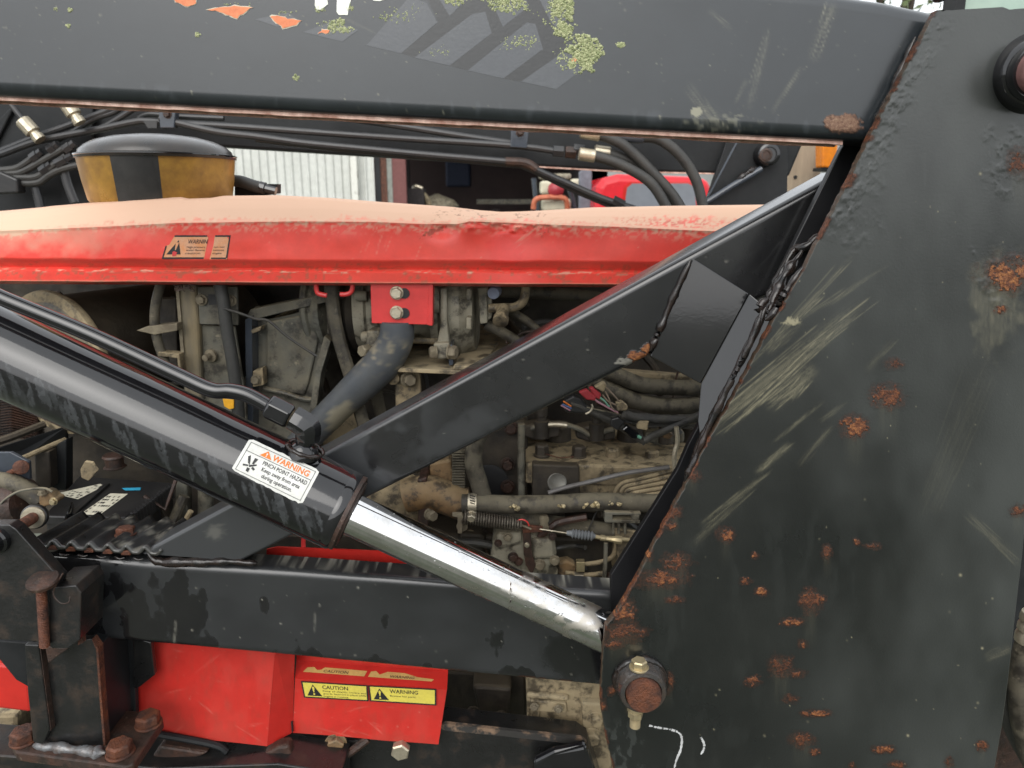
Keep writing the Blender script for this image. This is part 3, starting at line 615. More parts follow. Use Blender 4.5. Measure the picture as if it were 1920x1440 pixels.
obj('pin_bolt_nut', nb, BOLT, frm, smooth=25)
# upper pivot boss at the right edge
o = P(1925, 140, YP); k = mpx(140, YP)
ub = obj('pin_boss', lathe(o, (-.22, -1, -.05), [(0, 72*k), (.003, 68*k), (.008, 60*k), (.014, 58*k), (.017, 62*k), (.021, 60*k), (.024, 53*k), (.032, 52*k), (.035, 49*k), (.035, 42*k), (.030, 41*k)], 56), GLS, frm, smooth=40)
obj('pivot_pin', lathe(o, (-.22, -1, -.05), [(.02, 44*k), (.043, 44*k), (.046, 40*k), (.0465, 0)], 40), mat('pinkish_worn_steel', K(.22,.11,.10), K(.12,.06,.055), .5, .6, scale=60), frm, smooth=40)
fillet = weld([P(1716, 70, .752), P(1690, 130, .752), P(1662, 190, .752), P(1634, 245, .752)], .0030, 17)
obj('weld_bead', fillet, WELD, frm, smooth=60)

# ================================================================== lift cylinder
YC = .779; RB = .0465
A0, A1 = P(-120, 602, .800), P(1260, 1243, .770); AX = (A1-A0).normalized()
def on_axis(pxv):
    lo, hi = 0., 1.
    for _ in range(40):
        mid = (lo+hi)/2; q = A0.lerp(A1, mid); x, _y = proj(np.array(q))
        if x < pxv: lo = mid
        else: hi = mid
    return A0.lerp(A1, lo)
def cyl_surf(r):
    a = np.array(AX); o = np.array(A0)
    def f(x, y):
        d = Parr(x, y, 1.0)-np.array([0, 0, CH]); e = np.array([0, 0, CH])-o
        dp = d-(d@a)[:, None]*a; ep = e-(e@a)*a
        qa = (dp*dp).sum(1); qb = 2*(dp@ep); qc = ep@ep-r*r; disc = np.maximum(qb*qb-4*qa*qc, 0)
        t = (-qb-np.sqrt(disc))/(2*qa); return np.array([0, 0, CH])+d*t[:, None]
    return f
cyl = thing('lift_cylinder', 'glossy black hydraulic lift cylinder with white warning label and wet chrome rod', 'hydraulic cylinder', on_axis(1130))
E = on_axis(650); Lb = (E-A0).length
axv, uu, ww = frame(AX)
nl, na = 300, 150
ts = np.linspace(0, Lb-.012, nl); an = np.linspace(0, 2*math.pi, na)
ring = np.array(uu)[None]*np.cos(an)[:, None]+np.array(ww)[None]*np.sin(an)[:, None]
G = np.array(A0)[None, None]+np.array(AX)[None, None]*ts[:, None, None]+ring[None]*RB
px, py = proj(G); m = MK(px)
front = sstep(.0, .25, -(ring[:, 1]))[None]*np.ones((nl, 1))
ylow = np.interp(px, [0, 610], [747, 1025])
rnd = random.Random(3); film = np.zeros_like(px)
for k in range(64):
    x = rnd.uniform(-20, 600); yl = 747+(x/610)*278; hh = rnd.uniform(14, 34); cx, cy = x, yl-rnd.uniform(22, 52)
    sel = (abs(px-cx) < 60) & (abs(py-cy) < 90)
    film[sel] = np.maximum(film[sel], rnd.uniform(.5, 1)*blob(px[sel], py[sel], cx, cy, rnd.uniform(2.5, 6.5), hh, .55, k, .25, -.32))
m[..., 2] = sstep(.3, .75, film)*front*(.10+.50*fbm(px/9, py/9, 7, 3)); m[..., 1] = .5*specks(px, py, 40, 0, 640, 560, 1000, 9)*front
m[..., 3] = .5*(1-film)
obj('barrel', (G.reshape(-1, 3), gridF(nl, na)), GLS, cyl, smooth=60, mk=m.reshape(-1, 4))
obj('gland', lathe(E-AX*.013, AX, [(0, RB*.985), (.001, RB*1.0), (.010, RB*1.0), (.0125, RB*.97)], 64), GLS, cyl, smooth=40)
obj('gland_ring', lathe(E-AX*.001, AX, [(0, RB*.965), (.005, RB*.965), (.006, RB*.91), (.0035, RB*.90), (.0035, RB*.85), (.0075, RB*.84), (.0085, RB*.70), (.004, RB*.62), (.004, .02)], 64), RUSTB, cyl, smooth=30)
rl = (on_axis(1215)-E).length; nl2, na2 = 240, 96; ts = np.linspace(-.01, rl, nl2); an = np.linspace(0, 2*math.pi, na2); RR = .0240
ring = np.array(uu)[None]*np.cos(an)[:, None]+np.array(ww)[None]*np.sin(an)[:, None]
G = np.array(E)[None, None]+np.array(AX)[None, None]*ts[:, None, None]+ring[None]*RR
px, py = proj(G); m = MK(px); al = (px-650)/480.
m[..., 1] = .55*sstep(.50, .68, fbm(px/30, py/14, 3, 4))*sstep(.35, .9, al)+.15*np.exp(-((al-.635)/.004)**2)+.25*sstep(.55, .7, fbm(px/60, py/6, 8, 3))*sstep(.05, .2, -ring[None, :, 2]*np.ones((nl2, 1)))
m[..., 0] = .45*np.exp(-((al-.64)/.004)**2)*sstep(.56, .66, fbm(px/8, py/8, 4, 3)); m[..., 2] = .3*sstep(.6, .7, fbm(px/12, py/12, 6, 3))*sstep(.6, .9, al)*sstep(.2, .6, -ring[None, :, 2]*np.ones((nl2, 1)))
obj('rod', (G.reshape(-1, 3), gridF(nl2, na2)), CHR, cyl, smooth=60, mk=np.clip(m, 0, 1).reshape(-1, 4))
mb = MB(); rnd = random.Random(9)
for k in range(520):
    t = rl*(rnd.random()**.8)*.93+.02; a = rnd.gauss(0, .75); up = Vector((0, -.45, .89)); up = (up-AX*up.dot(AX)).normalized(); sd2 = AX.cross(up)
    nn = (up*math.cos(a)+sd2*math.sin(a)).normalized(); c = E+AX*t+nn*RR*.998; r = .00045*rnd.uniform(.6, 1.2)*(2.6 if rnd.random() < .12 else 1); tt = nn.cross(AX)
    V = []; kk = 8
    for rr, hh in ((1, 0), (.86, .32), (.5, .55)):
        for i in range(kk):
            w = 6.283*i/kk; V.append(tuple(c+(AX*math.cos(w)*rnd.uniform(.9, 1.3)+tt*math.sin(w))*r*rr+nn*r*hh))
    mb.add(V, [(i+o_*kk, (i+1) % kk+o_*kk, (i+1) % kk+(o_+1)*kk, i+(o_+1)*kk) for o_ in (0, 1) for i in range(kk)]+[tuple(range(2*kk, 3*kk)), tuple(range(kk-1, -1, -1))])
tag(obj('water_droplets', mb, WATER, cyl, smooth=60), 'rain droplets clinging to the chrome rod', None, kind='stuff')
# feed tube, nut, elbow
Yt = .785; k = mpx(700, Yt)
tb = obj('feed_tube', tube([P(-80, 518, Yt), P(0, 557, Yt), P(167, 626, Yt-.002), P(333, 703, Yt-.004), P(396, 731, Yt-.006), P(432, 733, Yt-.006), P(465, 741, Yt-.006), P(505, 762, Yt-.006)], 14.5*k, 20, 8), GLS, cyl, smooth=60)
o = P(500, 760, Yt-.006); dn = (P(552, 786, Yt-.006)-o).normalized()
obj('tube_nut', lathe(o, dn, [(0, 19*k), (.003, 25*k), (.026, 25*k), (.0285, 22*k), (.0285, 15*k), (.033, 15*k)], 6, .5), GLS, cyl, smooth=25, bevel=.0012)
obj('nut_thread', threads(o+dn*.028, dn, 17*k, .008, .0015), ZINC, cyl)
el = obj('elbow', tube([P(549, 783, Yt-.006), P(566, 793, Yt-.006), P(577, 803, Yt-.006), P(577, 826, Yt-.006)], [25*k, 26*k, 26*k, 22*k], 8, 5), GLS, cyl, smooth=30, bevel=.002)
obj('elbow_stem', lathe(P(574, 812, Yt-.006), (-.22, .0, -1), [(0, 20*k), (.012, 18*k), (.016, 26*k), (.024, 30*k), (.028, 31*k)], 28), GLS, cyl, smooth=40)
obj('port_weld', weld([P(574, 836, Yt-.002)+Vector((math.cos(a)*.0185, math.sin(a)*.018-.003, -.003-.007*math.cos(a))) for a in np.linspace(0, 6.283, 26)], .0032, 12, .3), WELD, cyl, smooth=60)
# warning label
LQ = quadmap([(468, 822), (600, 882), (566, 946), (433, 881)])
s0, s1, s2 = cyl_surf(RB+.0003), cyl_surf(RB+.0007), cyl_surf(RB+.0010)
mb = MB(); nn_ = 40; uu2, vv2 = np.meshgrid(np.linspace(0, 1, nn_), np.linspace(0, 1, 26)); 
jag = (vnoise(uu2*22, vv2*0, 3)-.5)*.035*sstep(.85, 1, vv2)+(vnoise(uu2*17, vv2*0, 8)-.5)*.03*sstep(.15, 0, vv2)
cr = np.maximum(0, np.maximum(.05-uu2, uu2-.95))/.05*.06; vv3 = .5+(vv2-.5)*(1-cr*1.4)+jag
p = LQ(uu2.ravel(), vv3.ravel()); mb.add(s0(p[:, 0], p[:, 1]), gridF(26, nn_))
lab = obj('warning_label', mb, WHITE, cyl, smooth=60)
mb = MB(); lay_frame(mb, .04, .07, .96, .93, .006, .012, LQ, s1); lay_rect(mb, .046, .325, .954, .338, LQ, s1, 14, 2)
lay_text(mb, 'PINCH POINT HAZARD', .31, .93, .50, .115, LQ, s1, .012); lay_text(mb, 'Keep away from area', .335, .87, .665, .115, LQ, s1, .012); lay_text(mb, 'during operation.', .375, .80, .83, .115, LQ, s1, .012)
for pl in ([(.10, .46), (.125, .40), (.15, .52), (.175, .66), (.14, .62)], [(.19, .42), (.235, .42), (.215, .60), (.19, .60)], [(.165, .66), (.25, .56), (.255, .60), (.18, .72)], [(.09, .70), (.16, .66), (.165, .70), (.10, .75)], [(.16, .74), (.20, .74), (.20, .86), (.165, .84)], [(.22, .66), (.26, .70), (.25, .76), (.21, .72)]): lay_poly(mb, pl, LQ, s1, 3)
obj('lettering', mb, INK, lab, smooth=0)
mb = MB(); lay_text(mb, 'WARNING', .385, .90, .285, .165, LQ, s1, .022); lay_poly(mb, [(.22, .295), (.30, .105), (.385, .295)], LQ, s1, 4)
obj('orange_print', mb, ORANGE, lab, smooth=0)
mb = MB(); lay_text(mb, '!', .292, .312, .27, .11, LQ, s2, .01); obj('exclamation_mark', mb, WHITE, lab, smooth=0)
# ================================================================== hood
hood = thing('tractor_hood', 'faded dented red tractor hood with a torn orange warning label', 'hood', P(700, 530, 1.03))
CREST = [(-120, 408), (0, 398), (100, 386), (250, 373), (340, 369), (355, 372), (395, 371), (420, 367), (520, 366), (620, 371), (720, 379), (850, 388), (900, 396), (940, 400), (975, 399), (1010, 397), (1060, 393), (1110, 389), (1250, 386), (1480, 383), (1560, 383)]
CREAS = [(-120, 440), (0, 432), (200, 424), (330, 417), (560, 414), (700, 415), (790, 419), (860, 419), (880, 414), (930, 416), (1000, 419), (1150, 424), (1300, 431), (1560, 440)]
nx = 560; X = np.linspace(-120, 1560, nx); cre = lerp_tab(CREST, X); crs = lerp_tab(CREAS, X); dr = .0055*X
wav = (vnoise(X/60, X*0, 4)-.5)*3
kn = [(532+dr, 1.050), (528+dr+wav*.3, 1.024), (526.5+dr+wav*.3, 1.0205), (507+dr+wav*.6, 1.019), (503+dr+wav*.6, 1.023), (500+dr+wav*.6, 1.0265), (487+dr+wav, 1.0165), (484+dr+wav, 1.0150), (crs+6, 1.0150), (crs+1, 1.0142), (crs-3, 1.0180), ((crs+cre)/2, 1.036), (cre+4, 1.058), (cre+.6, 1.085), (cre, 1.12)]
cnt = [2, 2, 10, 3, 3, 7, 3, 26, 4, 3, 10, 8, 4, 4]
rowsY = []; rowsD = []
for i, c in enumerate(cnt):
    for j in range(c):
        t = j/c; rowsY.append(kn[i][0]*(1-t)+kn[i+1][0]*t); rowsD.append(kn[i][1]*(1-t)+kn[i+1][1]*t)
rowsY.append(kn[-1][0]); rowsD.append(kn[-1][1])
PYh = np.stack(rowsY); PXh = np.repeat(X[None], len(rowsY), 0); D = np.repeat(np.array(rowsD)[:, None], nx, 1)
dent = np.exp(-((PXh-955)/60)**2)*np.exp(-((PYh-440)/55)**2)*.007+np.exp(-((PXh-830)/26)**2)*np.exp(-((PYh-430)/16)**2)*.006-np.exp(-((PXh-885)/24)**2)*np.exp(-((PYh-425)/22)**2)*.004
crm = blob(PXh, PYh, 930, 408, 120, 24, .4, 3, .5); dent = dent+crm*(fbm(PXh/13, PYh/7, 5, 3)-.5)*.008
dent = dent+(fbm(PXh/130, PYh/60, 6, 2)-.5)*.0035
G = Parr(PXh, PYh, D); G[..., 1] += dent
for z_, yv in ((-.002, 1.30), (-.004, 1.52), (-.05, 1.545), (-.22, 1.55)):
    last = G[-1:].copy(); last[..., 1] = yv; last[..., 2] = G[len(rowsY)-1, :, 2]+z_; last[..., 0] = G[len(rowsY)-1, :, 0]*yv/1.12; G = np.concatenate([G, last])
nvv = G.shape[0]; PYf = np.concatenate([PYh, np.repeat(PYh[-1:], 4, 0)]); PXf = np.concatenate([PXh, np.repeat(PXh[-1:], 4, 0)])
m = np.zeros((nvv, nx, 4)); crF = np.repeat(crs[None], nvv, 0); ceF = np.repeat(cre[None], nvv, 0)
nz = fbm(PXf/22, PYf/22, 3, 5)-.5; nz2 = fbm(PXf/5, PYf/5, 13, 2)-.5
fade = sstep(12, -7, PYf-crF+nz*16+nz2*22-10*sstep(150, 0, PXf))
low = .55*sstep(70, 0, PYf-crF+nz*70)*sstep(420, 60, PXf); low = np.maximum(low, .6*sstep(.50, .66, fbm(PXf/7, PYf/6, 8, 4))*sstep(34, 2, PYf-crF))
redthru = blob(PXf, PYf, 1265, 418, 95, 11, .9, 22, .6)*sstep(.42, .58, fbm(PXf/4, PYf/3, 9, 3))
ridge = np.exp(-((PYf-crF+1.5)/3.2)**2)
g = np.clip(np.maximum(fade, low)-redthru*.75, 0, 1); g = np.maximum(g, .10*fbm(PXf/140, PYf/60, 2)); g = g*(1-.9*blob(PXf, PYf, 948, 468, 36, 32, .25, 3, .15)*sstep(430, 436, PYf))
g = np.maximum(g, .9*ridge); g = np.maximum(g, .7*bundle(PXf, PYf, 960, 470, 1010, 430, 20, 8, 3)); g = np.maximum(g, .5*bundle(PXf, PYf, 700, 490, 720, 430, 60, 10, 4))
g = np.maximum(g, .6*specks(PXf, PYf, 60, 100, 1300, 425, 495, 41)); g = np.maximum(g, .8*sstep(.6, .7, fbm(PXf/14, PYf/3, 12, 3))*np.exp(-((PYf-506-.0055*PXf)/3.5)**2)); g = np.maximum(g, .9*blob(PXf, PYf, 297, 412, 8, 8, .8, 7)); g = np.maximum(g, np.exp(-((PYf-527-.0055*PXf)/2.2)**2)*.5)
m[..., 1] = g
ln = sstep(.06, .0, abs(fbm(PXf/22, PYf/8, 31, 5)-.5))
r = np.maximum.reduce([ln*blob(PXf, PYf, 905, 402, 95, 14, .5, 4, .4), .9*blob(PXf, PYf, 812, 434, 24, 6, .9, 5, .3, -.35), .8*blob(PXf, PYf, 1018, 420, 12, 22, 1.0, 6, .3)*sstep(.45, .6, fbm(PXf/5, PYf/5, 3)), .7*ln*blob(PXf, PYf, 840, 405, 40, 10, .5, 9, .4)])
m[..., 0] = np.where(PXf > 0, r*.30, 0)
bd = .8*streak(PXf, PYf, 330, 512, 400, 503, 2.5, 5)+.6*blob(PXf, PYf, 402, 501, 4, 4, .6, 3)+.5*streak(PXf, PYf, 195, 512, 380, 512, 1.5, 6); bd = np.maximum(bd, .5*sstep(.6, .72, fbm(PXf/8, PYf/8, 55, 3))*sstep(487, 492, PYf-.0055*PXf)); bd = np.maximum(bd, .35*np.exp(-((PYf-494-.0055*PXf)/6)**2)*fbm(PXf/30, PYf/8, 3)*sstep(.99, 1, np.ones_like(PXf)))
stn = np.clip((fbm(PXf/55, PYf/16, 71, 5)-.47)*2.2, 0, .5)*fade; stn = np.maximum(stn, .55*sstep(.62, .74, fbm(PXf/7, PYf/5, 73, 3))*fade); bd = np.maximum(bd, stn); bd = np.maximum(bd, .7*bundle(PXf, PYf, 200, 508, 420, 504, 4, 9, 5)); bd = np.maximum(bd, .5*sstep(.58, .7, fbm(PXf/30, PYf/3.5, 77, 3))*np.exp(-((PYf-498-.0055*PXf)/5)**2))
m[..., 2] = np.clip(bd, 0, .9)
m[nvv-6:, :, 0] = 0; m[nvv-6:, :, 2] = .15*fbm(PXf[-6:]/60, PYf[-6:]*0, 3); shell = obj('hood_shell', (G.reshape(-1, 3), gridF(nvv, nx)), HOOD, hood, smooth=45, mk=np.clip(m, 0, 1).reshape(-1, 4))
xs_ = np.linspace(-100, 1540, 400); yc = lerp_tab(CREAS, xs_); wd = .6+2.4*fbm(xs_/14, xs_*0, 5, 4); dd = np.interp(xs_, X, D[44]+dent[44])*0
ci = int(np.argmin(abs(PYh[:, 280]-(crs[280]+1)))); yy_ = np.interp(xs_, X, G[ci, :, 1])-.0005; zz_ = np.interp(xs_, X, G[ci, :, 2]); xx_ = np.interp(xs_, X, G[ci, :, 0]); kz_ = mpx(420, 1.013)
RW = np.stack([np.stack([xx_, yy_+.0012, zz_+wd*kz_], 1), np.stack([xx_, yy_, zz_], 1), np.stack([xx_, yy_+.0006, zz_-wd*.7*kz_], 1)])
0 and obj('ridge_wear', (RW.reshape(-1, 3), gridF(3, 400)), mat('bare_primer', K(.74,.60,.44), K(.60,.42,.28), .5, .6, scale=60), hood)
# torn warning label
HQ = quadmap([(316, 441), (433, 441), (426, 486), (303, 486)]); h0, h1, h2 = plane_surf(1.0144), plane_surf(1.0141), plane_surf(1.0139)
mb = MB(); lay_poly(mb, [(.10, .02), (.60, .01), (.645, .10), (.645, .98), (0, .98), (0, .45), (.055, .40)], HQ, h0); lay_poly(mb, [(.745, .02), (1, 0), (1, 1), (.73, 1), (.745, .6), (.75, .4)], HQ, h0)
hl = obj('warning_label', mb, ORLAB, hood, smooth=0)
mb = MB()
for rct in ((.10, .0, .62, .07), (0, .92, .64, .99), (.0, .44, .022, .92), (.75, 0, .98, .07), (.975, .0, .998, .95), (.75, .93, .98, .99)): lay_rect(mb, *rct, HQ, h1, 6, 2)
lay_poly(mb, [(.05, .80), (.185, .20), (.27, .80)], HQ, h1); lay_text(mb, 'WARNIN', .335, .645, .35, .18, HQ, h1, .012)
lay_text(mb, 'High pressure', .34, .63, .535, .09, HQ, h1); lay_text(mb, 'water flamma', .34, .63, .66, .09, HQ, h1); lay_text(mb, 'caution', .34, .57, .79, .09, HQ, h1); lay_text(mb, 'can not', .76, .93, .53, .09, HQ, h1); lay_text(mb, 'remove', .76, .93, .66, .09, HQ, h1); lay_text(mb, 'engine', .76, .90, .79, .09, HQ, h1)
obj('lettering', mb, INK, hl, smooth=0)
mb = MB(); lay_poly(mb, [(.15, .30), (.20, .30), (.18, .62), (.165, .62)], HQ, h2); obj('exclamation_mark', mb, ORLAB, hl, smooth=0)
mb = MB(); lay_poly(mb, [(.135, .70), (.16, .66), (.21, .72), (.20, .86), (.15, .88)], HQ, h2); obj('torn_spot', mb, REDB, hl, smooth=0)
# red bracket with two bolts hanging under the hood, and red wire hooks
YK = 1.035
br = obj('hood_bracket', prism([(694, 522), (809, 524), (808, 609), (697, 606)], YK, .004), REDB, hood, smooth=0, bevel=.0008)
obj('bracket_return', prism([(803, 526), (812, 528), (811, 611), (802, 610)], YK-.002, .02), REDB, hood, smooth=0, bevel=.0008)
for y in (550, 587):
    obj('slot', lathe(P(758, y, YK-.0004), (0, -1, 0), [(0, 10*mpx(y, YK)), (.0010, 10*mpx(y, YK))], 20), INK, br)
    bolt(744, y-1, YK, 11.5, hood, ZINC, h=.55, washer=1.12)
for path in ([(596, 520), (593, 535), (595, 548), (602, 552), (613, 554)], [(661, 520), (661, 536), (659, 546), (652, 551), (638, 552)]):
    obj('wire_hook', tube([P(x, y, 1.045) for x, y in path], 4.6*mpx(540, 1.045), 10, 6), REDB, hood)

# ================================================================== strut under the bracket
k = mpx(650, 1.06)
st = tube([P(744, 600, 1.05), P(744, 628, 1.052), P(736, 652, 1.056), P(716, 682, 1.062), P(684, 714, 1.068), P(640, 756, 1.075), P(590, 806, 1.082), P(560, 838, 1.085)], [31*k, 32*k, 33*k, 35*k, 34*k, 30*k, 29*k, 29*k], 28, 6, squash=None)
V = np.array(st[0]); px, py = proj(V); m = MK(px)
m[..., 1] = .55*sstep(.5, .62, fbm(px/10, py/10, 3, 4))*blob(px, py, 725, 670, 45, 32, .5, 4, .6)
m[..., 2] = .95*blob(px, py, 640, 785, 34, 20, .55, 8, .1, -.78); m[..., 2] = np.maximum(m[..., 2], .25*fbm(px/30, py/30, 4))
tag(obj('hood_strut', st, STRUT, None, smooth=60, mk=m), 'slate blue bent tube strut below the red bolted bracket', 'strut')

# ================================================================== air precleaner bowl above the hood
pc = thing('air_precleaner', 'amber precleaner bowl with black domed cap and tape above the hood', 'air precleaner', P(292, 385, 1.17))
YPC = 1.17; k = mpx(300, YPC); o = P(306, 384, YPC); k *= .91; cx = o.copy()
obj('bowl', lathe(o, (0, 0, 1), [(0, 118*k), (3*k, 132*k), (10*k, 137*k), (50*k, 144*k), (92*k, 149*k), (93*k, 146*k)], 72), AMBER, pc, smooth=40)
cap = obj('cap', lathe(o, (0, 0, 1), [(90*k, 146*k), (91*k, 152*k), (97*k, 153*k), (99*k, 150*k), (100*k, 146*k), (107*k, 143.5*k), (116*k, 134*k), (126*k, 113*k), (134*k, 82*k), (138.5*k, 46*k), (140*k, 14*k), (140*k, 0)], 72), mat('worn_brown_black_cap', K(.012,.011,.010), K(.030,.022,.016), .22, .42, scale=30, coat=.3, crough=.15, bump=.05), pc, smooth=40)
obj('cap_rim', lathe(o, (0, 0, 1), [(94*k, 152*k), (95.5*k, 154*k), (98*k, 154*k), (99*k, 151*k)], 72), GLS, cap, smooth=40)
def bowl_strip(x0t, x1t, x0b, x1b, ht, hb, lift, nu=14, nv=8):
    G = np.zeros((nv, nu, 3))
    for j in range(nv):
        t = j/(nv-1); h = ht+(hb-ht)*t; r = np.interp(h, [10, 50, 92], [137, 144, 149])+lift
        xs = np.linspace(x0t+(x0b-x0t)*t, x1t+(x1b-x1t)*t, nu); aa = np.linspace(-1.5, 1.5, 400); qx, _q = proj(np.stack([o.x+np.sin(aa)*r*k, o.y-np.cos(aa)*r*k, aa*0+o.z+h*k], 1)); ok_ = np.argmin(qx), np.argmax(qx); a = np.interp(xs, qx[ok_[0]:ok_[1]], aa[ok_[0]:ok_[1]])
        G[j, :, 0] = o.x+np.sin(a)*r*k; G[j, :, 1] = o.y-np.cos(a)*r*k; G[j, :, 2] = o.z+h*k
    return G.reshape(-1, 3), gridF(nv, nu)
obj('tape', bowl_strip(205, 296, 222, 306, 91, 6, .7), TAPE, pc); obj('tape', bowl_strip(224, 284, 243, 302, 86, 12, 1.5), TAPE, pc)
oh = thing('outlet_hose', 'short black hose with fitting right of the amber precleaner bowl', 'hose', P(470, 350, 1.25))
obj('hose', tube([P(425, 338, 1.25), P(450, 340, 1.25), P(475, 348, 1.25), P(490, 352, 1.25)], 11*mpx(340, 1.25), 14), HOSE, oh); obj('fitting', lathe(P(488, 351, 1.25), (1, 0, -.25), [(0, .010), (.008, .010), (.009, .007), (.026, .007)], 10), GLS, oh, smooth=30)
obj('support', prism([(440, 345), (520, 345), (520, 362), (440, 375)], 1.26, .02), DBLK, oh, smooth=0)

# ================================================================== red side guard below the rail
gd = thing('engine_guard', 'bright red engine guard with yellow caution and warning labels below the rail', 'engine guard', P(560, 1400, .90))
gl = .890; gr = .915
def sheet(name, q, Y, th, m_, parent, seed):
    nu_, nv_ = 150, 90; uu_, vv_ = np.meshgrid(np.linspace(0, 1, nu_), np.linspace(0, 1, nv_)); p_ = quadmap(q)(uu_, vv_); X_, Y_ = p_[..., 0], p_[..., 1]
    G_ = Parr(X_, Y_, Y); G_[..., 1] += (fbm(X_/90, Y_/60, seed, 2)-.5)*.0025; m_k = np.zeros((nv_, nu_, 4)); x0, x1, y0, y1 = X_.min(), X_.max(), Y_.min(), Y_.max()
    g_ = specks(X_, Y_, 60, x0, x1, y0, y1, seed, 1, 2.4)*.8
    for k_ in range(9):
        r_ = random.Random(seed+k_); cx_, cy_ = r_.uniform(x0, x1), r_.uniform(y0, y1); a_ = r_.uniform(-.9, .9); l_ = r_.uniform(30, 90); g_ = np.maximum(g_, .55*bundle(X_, Y_, cx_, cy_, cx_+l_*math.cos(a_), cy_+l_*math.sin(a_), 3, 2, seed+k_))
    g_ = np.maximum(g_, .07*sstep(.45, .7, fbm(X_/45, Y_/90, seed+3, 4)))
    d_ = .55*sstep(.45, .75, fbm(X_/9, Y_/22, seed+5, 4)+.35*sstep(.75, 1.0, vv_)-.05);  d_ = np.maximum(d_, .6*sstep(.985, 1, np.maximum(np.maximum(vv_, 1-vv_), np.maximum(uu_, 1-uu_)))*fbm(X_/8, Y_/8, 4))
    m_k[..., 1] = g_*.8; m_k[..., 2] = d_*.32
    back = G_.copy(); back[..., 1] += th
    rim = np.concatenate([back[:, :1], G_, back[:, -1:]], 1); mr_ = np.concatenate([m_k[:, :1], m_k, m_k[:, -1:]], 1); rim = np.concatenate([rim[:1]+np.array([0, th, 0]), rim, rim[-1:]+np.array([0, th, 0])], 0); mr_ = np.concatenate([mr_[:1], mr_, mr_[-1:]], 0)
    return obj(name, (rim.reshape(-1, 3), gridF(nv_+2, nu_+2)), m_, parent, smooth=50, mk=mr_.reshape(-1, 4))
sheet('guard_panel', [(235, 1185), (516, 1215), (501, 1399), (262, 1372)], gl, .004, RED, gd, 3)
f = [P(516, 1215, gl), P(553, 1215, gr), P(549, 1373, gr), P(501, 1399, gl)]
obj('guard_facet', hull8(f, [v+Vector((-.002, .004, 0)) for v in f]), RED, gd, smooth=0)
rp = sheet('guard_plate', [(553, 1272), (838, 1293), (822, 1396), (549, 1374)], gr, .003, RED, gd, 8)
lf = [P(553, 1272, gr), P(838, 1293, gr), P(840, 1258, gr+.03), P(556, 1238, gr+.03)]
ledge = obj('guard_ledge', hull8(lf, [v+Vector((0, .002, -.003)) for v in lf]), RED, gd, smooth=0)
uf = [P(556, 1238, gr+.03), P(840, 1258, gr+.03), P(840, 1230, gr+.032), P(556, 1210, gr+.032)]
obj('guard_upper', hull8(uf, [v+Vector((0, .003, 0)) for v in uf]), RED, gd, smooth=0)
obj('guard_lip', prism([(500, 1030), (520, 1026), (715, 1034), (790, 1058), (800, 1085), (500, 1075)], .895, .003), RED, gd, smooth=0)
obj('guard_notch', box(P(548, 1362, gr-.003), .0015, .004, .017), INK, gd)
obj('wire_hook', tube([P(569, 1032, .90), P(569, 1010, .90), P(572, 990, .90)], .003, 8), REDB, gd)
for (q, head, lines, tri) in (([(564, 1277), (689, 1285), (691, 1315), (570, 1308)], 'CAUTION', ['Keep all shields, covers and', 'guards fastened in place while', 'engine is running.'], .17), ([(690, 1285), (818, 1292), (818, 1323), (694, 1315)], 'WARNING', ['Beware hot parts.'], .16)):
    qm = quadmap(q); a0, a1, a2 = plane_surf(gr-.0020), plane_surf(gr-.0023), plane_surf(gr-.0025)
    mb = MB(); lay_poly(mb, [(0, 0), (1, 0), (1, 1), (0, 1)], qm, a0); lab = obj('caution_label' if head == 'CAUTION' else 'warning_label', mb, YEL, gd, smooth=0)
    mb = MB(); lay_frame(mb, 0, 0, 1, 1, .022, .075, qm, a1, 2); lay_poly(mb, [(.06, .86), (tri, .16), (.29, .86)], qm, a1)
    lay_text(mb, head, .31, .70 if head == 'CAUTION' else .73, .40, .23, qm, a1, .012)
    for i, s_ in enumerate(lines): lay_text(mb, s_, .31, (.97 if i < 2 else .70) if len(lines) > 1 else .70, .57+.155*i if len(lines) > 1 else .62, .10, qm, a1)
    obj('lettering', mb, INK, lab, smooth=0)
    mb = MB(); lay_poly(mb, [(tri-.018, .36), (tri, .27), (tri+.018, .36), (tri+.006, .64), (tri-.006, .64)], qm, a2); lay_poly(mb, [(tri-.012, .70), (tri+.012, .70), (tri+.012, .80), (tri-.012, .80)], qm, a2); obj('exclamation_mark', mb, YEL, lab, smooth=0)
def ledge_surf(lift):
    def f(x, y):
        yf = np.interp(x, [553, 838], [1272, 1293]); yb_ = np.interp(x, [556, 840], [1238, 1258]); t = np.clip((yf-y)/(yf-yb_), 0, 1)
        return Parr(x, y, gr+.03*t-lift)
    return f
lq = quadmap([(572, 1250), (818, 1266), (812, 1278), (568, 1260)]); z0, z1 = ledge_surf(.0006), ledge_surf(.0009)
mb = MB(); lay_poly(mb, [(.02, .1), (.07, -.05), (.10, .45), (.13, .35), (.15, -.1), (.3, -.05), (.475, .05), (.47, .98), (.0, .95)], lq, z0); lay_poly(mb, [(.50, 1.0), (.505, .1), (.54, -.05), (.58, .5), (.63, -.05), (.76, .0), (.87, .5), (1.0, .65), (.99, 1.0)], lq, z0)
old = obj('old_label', mb, OLDY, gd, smooth=0)
mb = MB(); lay_text(mb, 'CAUTION', .15, .34, .75, .45, lq, z1, .01); lay_text(mb, 'WARNING', .66, .85, .85, .40, lq, z1, .01); obj('lettering', mb, RUSTB, old, smooth=0)
fg = obj('front_guard', prism([(-60, 1242), (48, 1250), (52, 1262), (58, 1336), (-60, 1322)], .90, .02), RED, None, smooth=0, bevel=.004)
